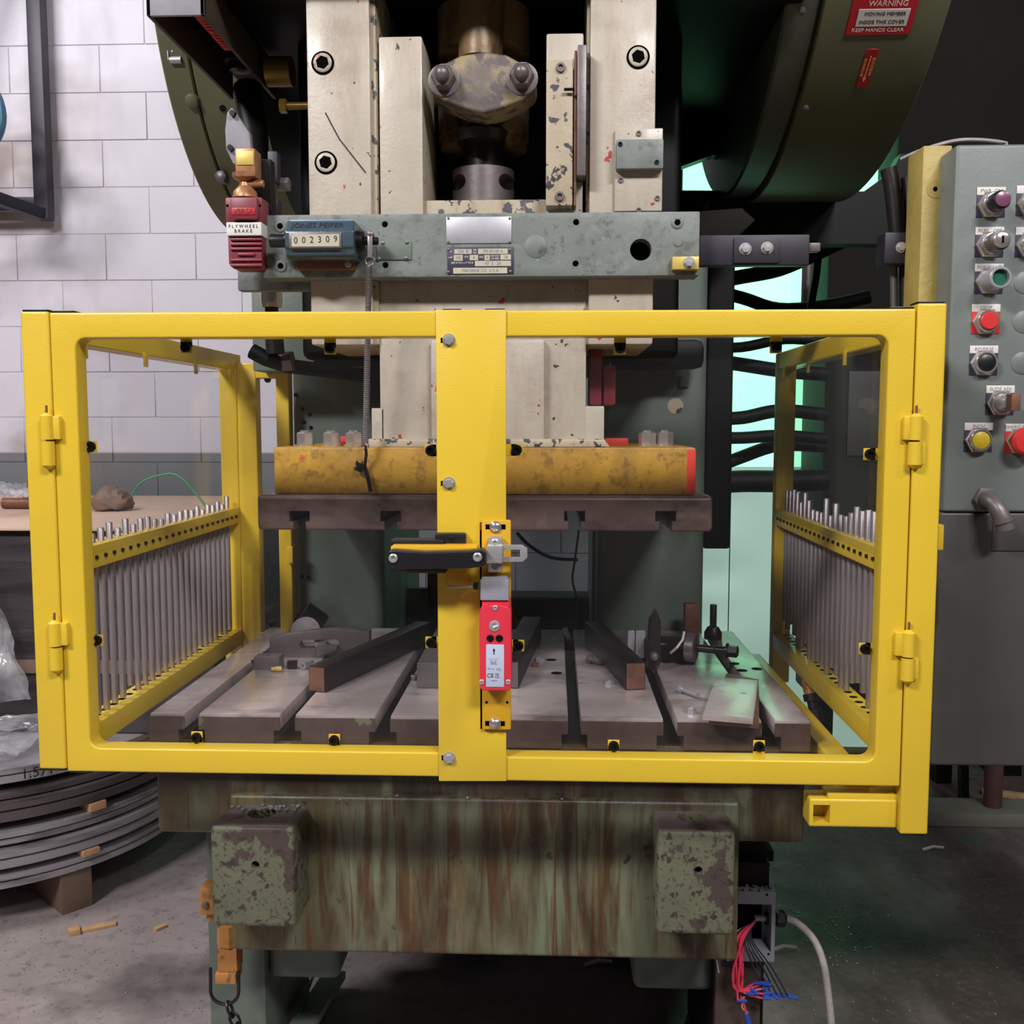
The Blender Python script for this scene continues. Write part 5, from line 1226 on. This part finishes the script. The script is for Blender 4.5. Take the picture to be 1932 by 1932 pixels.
# slotted strap clamp
Yt = gr(600, 1241, ZB).y
t = thing('strap_clamp', (at(600, 1240, Yt).x, Yt, ZB), 'long grey slotted strap clamp standing on edge at left', 'clamp')
b = MB(); b.pprism([(508, 1240), (508, 1203), (540, 1197), (580, 1191), (625, 1187), (660, 1188), (697, 1192), (697, 1225), (640, 1242)], Yt, .028)
o = b.build('clamp_body', M['bluntsteel'], t, .003)
q0, q1 = at(573, 1216, Yt), at(632, 1214, Yt)
k = MB(); hr = .0098
pl_ = [(q0.x + hr * math.cos(a_), q0.z + hr * math.sin(a_)) for a_ in [PI / 2 + PI * i / 8 for i in range(9)]] + [(q1.x + hr * math.cos(a_), q1.z + hr * math.sin(a_)) for a_ in [-PI / 2 + PI * i / 8 for i in range(9)]]
k.prism(pl_, Yt - .03, Yt + .06); cut(o, k)
b = MB(); b.pprism([(597, 1217), (613, 1214), (618, 1219), (635, 1221), (634, 1228), (608, 1236), (597, 1238)], Yt - .03, .028); b.build('clamp_nut', M['bluntsteel'], t, .002)
MB().cyl((at(600, 1215, Yt).x, Yt - .004, at(600, 1218, Yt).z), (at(588, 1208, Yt).x, Yt + .04, at(588, 1210, Yt).z), .005, 10).build('clamp_stud', M['steel'], t)
Yt2 = gr(510, 1264, ZB).y
a_, c_, z0, z1 = rect(478, 1240, 527, 1264, Yt2); o = MB().box(a_, c_, Yt2, Yt2 + .04, ZB, z1).build('step_block', M['bluntsteel'], None, .002, label='small grey block with a hole in front of the strap clamp', cat='block')
cut(o, MB().cyl(((a_ + c_) / 2, Yt2 + .02, ZB + .01), ((a_ + c_) / 2, Yt2 + .02, ZB + .1), .006, 16))
def small(name, px, py, mb_fn, m, label, cat):
    g0 = gr(px, py, ZB); b = MB(); mb_fn(b, g0); b.build(name, M[m], None, .0006, label=label, cat=cat)
small('grease_fitting', 521, 1268, lambda b, g: (b.lathe(g + Vector((0, 0, .007)), (-1, -.2, 0), [(.006, -.012), (.006, 0), (.0045, .002), (.0045, .01)], 12)), 'brass', 'small brass fitting beside the block', 'fitting')
small('square_nut', 551, 1262, lambda b, g: b.box(g.x - .010, g.x + .010, g.y - .004, g.y + .01, ZB, ZB + .018), 'darksteel', 'small dark square nut below the strap clamp', 'nut')
small('hex_bolt', 571, 1264, lambda b, g: (b.lathe(g + Vector((0, 0, .009)), (.3, 1, 0), [(.009, 0), (.009, .008)], 6), b.cyl(g + Vector((0, 0, .009)), g + Vector((.012, .04, .009)), .005, 10)), 'alu', 'pale short bolt lying by the end of the diagonal bar', 'bolt')
# round parts at the back left
g0 = gr(570, 1192, ZB); g0.y = min(g0.y, 2.5)
cx_ = at(580, 1160, 2.5)
o = MB().lathe(Vector((cx_.x, 2.50, ZB + .045)), (-.75, -.2, .62), [(.036, -.04), (.036, .02), (.03, .022), (.029, .0)], 24).build('steel_bushing', M['darksteel'], None, label='dark hollow steel bushing leaning at the back left corner', cat='bushing')
cx_ = at(577, 1190, 2.44); MB().lathe(Vector((cx_.x, 2.44, ZB + .019)), (0, -1, .5), [(.038, 0), (.040, .002), (.040, .008), (.038, .01)], 36).build('round_disc', M['darksteel'], None, label='grey round disc leaning behind the strap clamp', cat='disc')
cx_ = at(670, 1186, 2.46); MB().lathe(Vector((cx_.x, 2.46, ZB + .011)), (.5, -1, .3), [(.019, 0), (.020, .001), (.020, .005)], 24).build('washer', M['rustend'], None, label='small rusty washer leaning behind the strap clamp', cat='washer')
# right hand tooling
Yv = gr(1233, 1268, ZB).y
t = thing('forked_clamp', (at(1233, 1268, Yv).x, Yv, ZB), 'dark curved clamp arm standing upright right of the rusty bar', 'clamp')
b = MB(); b.pprism([(1221, 1262), (1222, 1215), (1226, 1170), (1238, 1150), (1247, 1172), (1248, 1250), (1240, 1267)], Yv, .03); b.build('clamp_arm', M['darksteel'], t, .005)
p = at(1234, 1238, Yv); MB().lathe((p.x, Yv, p.z), (0, -1, 0), [(.010, 0), (.010, .004), (.007, .012), (.002, .014)], 16).build('clamp_pin', M['bluntsteel'], t)
for x0, x1, l in ((1184, 1199, 'narrow pale machined block in front of dark clamp arm'), (1199, 1219, 'wide pale machined block in front of dark clamp arm')):
    Yw = 2.28; p = at(x0, 1222, Yw); q = at(x1, 1190, Yw)
    MB().box(p.x, q.x - .001, Yw, Yw + .03, ZB, q.z).build('machined_block', M['alu'], None, .003, label=l, cat='block')
Yw = gr(1300, 1258, ZB).y
t = thing('adjuster_bolt', (at(1300, 1258, Yw).x, Yw, ZB), 'long black threaded bolt with hex head and collar on the right', 'bolt')
A, B = at(1222, 1214, Yw + .05), at(1384, 1229, Yw - .02)
d = (B - A).normalized(); MB().cyl(A, B, .0085, 14).build('bolt_shank', M['darksteel'], t)
MB().lathe(B, d, [(.017, -.016), (.017, -.012), (.013, -.0115), (.013, .008), (.01, .01)], 24, (2, 3, 4)).build('hex_head', M['capscrew'], t)
cz_ = A.lerp(B, .52); MB().lathe(cz_, d, [(.03, -.012), (.032, -.01), (.032, .008), (.03, .01)], 30).build('collar', M['bluntsteel'], t)
b = MB(); b.tube([A.lerp(B, 1.0 - .02 * k) + Vector((0, 0, 0)) for k in range(2, 12)], [.0098 if k % 2 else .0085 for k in range(10)], 12); b.build('thread', M['capscrew'], t)
cc_ = cz_ - Vector((.03, -.02, .015)); MB().box(cc_.x - .07, cc_.x + .045, cc_.y, cc_.y + .06, ZB, ZB + .05).build('clamp_base', M['oily'], t, .006)
MB().tube([at(1265, 1232, Yw - .01), at(1277, 1222, Yw - .02), at(1288, 1207, Yw - .01), at(1291, 1192, Yw)], .003, 6).build('bent_wire', M['wirewhite'], t)
g0 = gr(1345, 1205, ZB)
b = MB(); b.lathe(g0, (0, 0, 1), [(.022, 0), (.022, .016), (.014, .03), (.0085, .032), (.0085, .085), (.007, .087)], 18); b.build('upright_stud', M['darksteel'], None, label='dark stud with flange standing upright at back right', cat='stud')
g0 = gr(1308, 1203, ZB); MB().box(g0.x - .022, g0.x + .014, g0.y, g0.y + .03, ZB, ZB + .085).build('angle_block', M['rustend'], None, .003, label='brown upright block behind the threaded bolt', cat='block')
# two plates on the right
pts = [gr(x, y, ZB) for x, y in ((1337, 1368), (1432, 1376), (1431, 1292), (1370, 1280))]
b = MB(); P = [(p.x, p.y) for p in pts]
def slab(poly, z0, z1): 
    bb = MB(); n = len(poly); bb.add([(x, y, z0) for x, y in poly] + [(x, y, z1) for x, y in poly], [list(range(n))[::-1], list(range(n, 2 * n))] + [(i, (i + 1) % n, (i + 1) % n + n, i + n) for i in range(n)]); return bb
slab(P, ZB + .0003, ZB + .012).build('steel_plate', M['rustend'], None, .002, label='lower rusty steel plate under the green lit plate', cat='plate')
pts = [gr(x, y, ZB + .024) for x, y in ((1326, 1347), (1421, 1355), (1431, 1283), (1351, 1277))]
o = slab([(p.x, p.y) for p in pts], ZB + .0125, ZB + .024).build('steel_plate', M['bolster'], None, .0015, label='upper flat steel plate catching green light at right', cat='plate')
k = MB()
for px, py in ((1360, 1305), (1403, 1308)): g0 = gr(px, py, ZB + .024); k.cyl(g0 + Vector((0, 0, -.02)), g0 + Vector((0, 0, .02)), .006, 16)
cut(o, k)
def lyingbolt(px0, py0, px1, py1, r, label, m='alu'):
    A = gr(px0, py0, ZB) + Vector((0, 0, r * 1.9)); B = gr(px1, py1, ZB) + Vector((0, 0, r * 1.9)); d = (B - A).normalized()
    t = thing('hex_bolt', (A.x, A.y, ZB), label, 'bolt'); MB().cyl(A, B, r, 10).build('shank', M[m], t); MB().lathe(A, d, [(r * 1.9, -r * 1.3), (r * 1.9, 0)], 6).build('head', M[m], t)
lyingbolt(1287, 1309, 1317, 1320, .0045, 'small pale hex bolt lying left of the green plate')
lyingbolt(1115, 1253, 1132, 1258, .006, 'dull grey bolt lying near the middle right land', 'bluntsteel')
def nut(px, py, r, h, label, m='alu'):
    g0 = gr(px, py, ZB); MB().lathe(g0, (0, 0, 1), [(r, 0), (r, h), (r * .9, h + .001), (r * .5, h + .001), (r * .5, h - .002)], 24, (0, 1, 2)).build('hex_nut', M[m], None, label=label, cat='nut')
nut(1304, 1347, .009, .012, 'pale hex nut standing below the small bolt')
nut(1018, 1248, .0105, .008, 'pale nut beside the dark block, further back')
nut(1149, 1291, .0105, .007, 'pale nut beside the rusty ended bar')
nut(1010, 1258, .008, .008, 'small rusty nut beside the dark block', 'rustend')
nut(782, 1283, .008, .010, 'small grey nut left of the grey block', 'bluntsteel')
g0 = gr(1070, 1236, ZB - .05); MB().bar(g0 + Vector((-.006, .04, .06)), g0 + Vector((.004, -.02, .045)), .012, .006).build('steel_shim', M['steel'], None, label='bright thin shim sticking out of the middle slot', cat='shim')
# seen through the open back
MB().tube(smooth([at(975, 1005, 3.1), at(1000, 1030, 3.1), at(1040, 1052, 3.1), at(1090, 1056, 3.1)]), .006, 6).build('black_cable', M['black'], None, label='black cable sagging across the open back of the press', cat='cable')
MB().tube(smooth([at(1092, 1000, 3.0), at(1084, 1060, 3.0), at(1080, 1095, 3.0), at(1090, 1140, 3.0), at(1085, 1190, 3.0)]), .0035, 6).build('red_wire', M['rustend'], None, label='thin red brown wire hanging in the open back of the press', cat='wire')
t = thing('support_stand', (at(818, 1150, 3.1).x, 3.1, 0), 'dark stand with plate seen between frame and centre post', 'stand')
p = at(818, 1060, 3.1); MB().cyl((p.x, 3.1, ZB - .05), (p.x, 3.1, at(818, 1075, 3.1).z), .02, 12).build('stand_rod', M['rustend'], t)
pb('stand_plate', 758, 1110, 805, 1185, 3.05, .03, 'bluntsteel', .003, t)
MB().box(p.x - .15, p.x + .1, 3.0, 3.15, .0, ZB - .05).build('stand_base', M['oily'], t)
for px in (1117,): pb('rear_strip', px, 1000, px + 10, 1188, 2.75, .02, 'bluntsteel', .001)
# air hose end hanging beside the right guard
t = thing('air_hose', at(1530, 1360, 2.2), 'dirty ochre air hose with coupling hanging inside the right guard', 'hose')
MB().tube(smooth([at(1518, 1250, 2.35), at(1524, 1290, 2.3), at(1530, 1312, 2.28)]), .0135, 10).build('hose_body', M['orange'], t)
A = at(1530, 1312, 2.28); d = Vector((.15, -.3, -.9)).normalized()
MB().lathe(A, d, [(.018, -.004), (.018, .012), (.012, .013), (.012, .03), (.017, .032), (.017, .06), (.012, .064)], 14).build('hose_coupling', M['darksteel'], t)
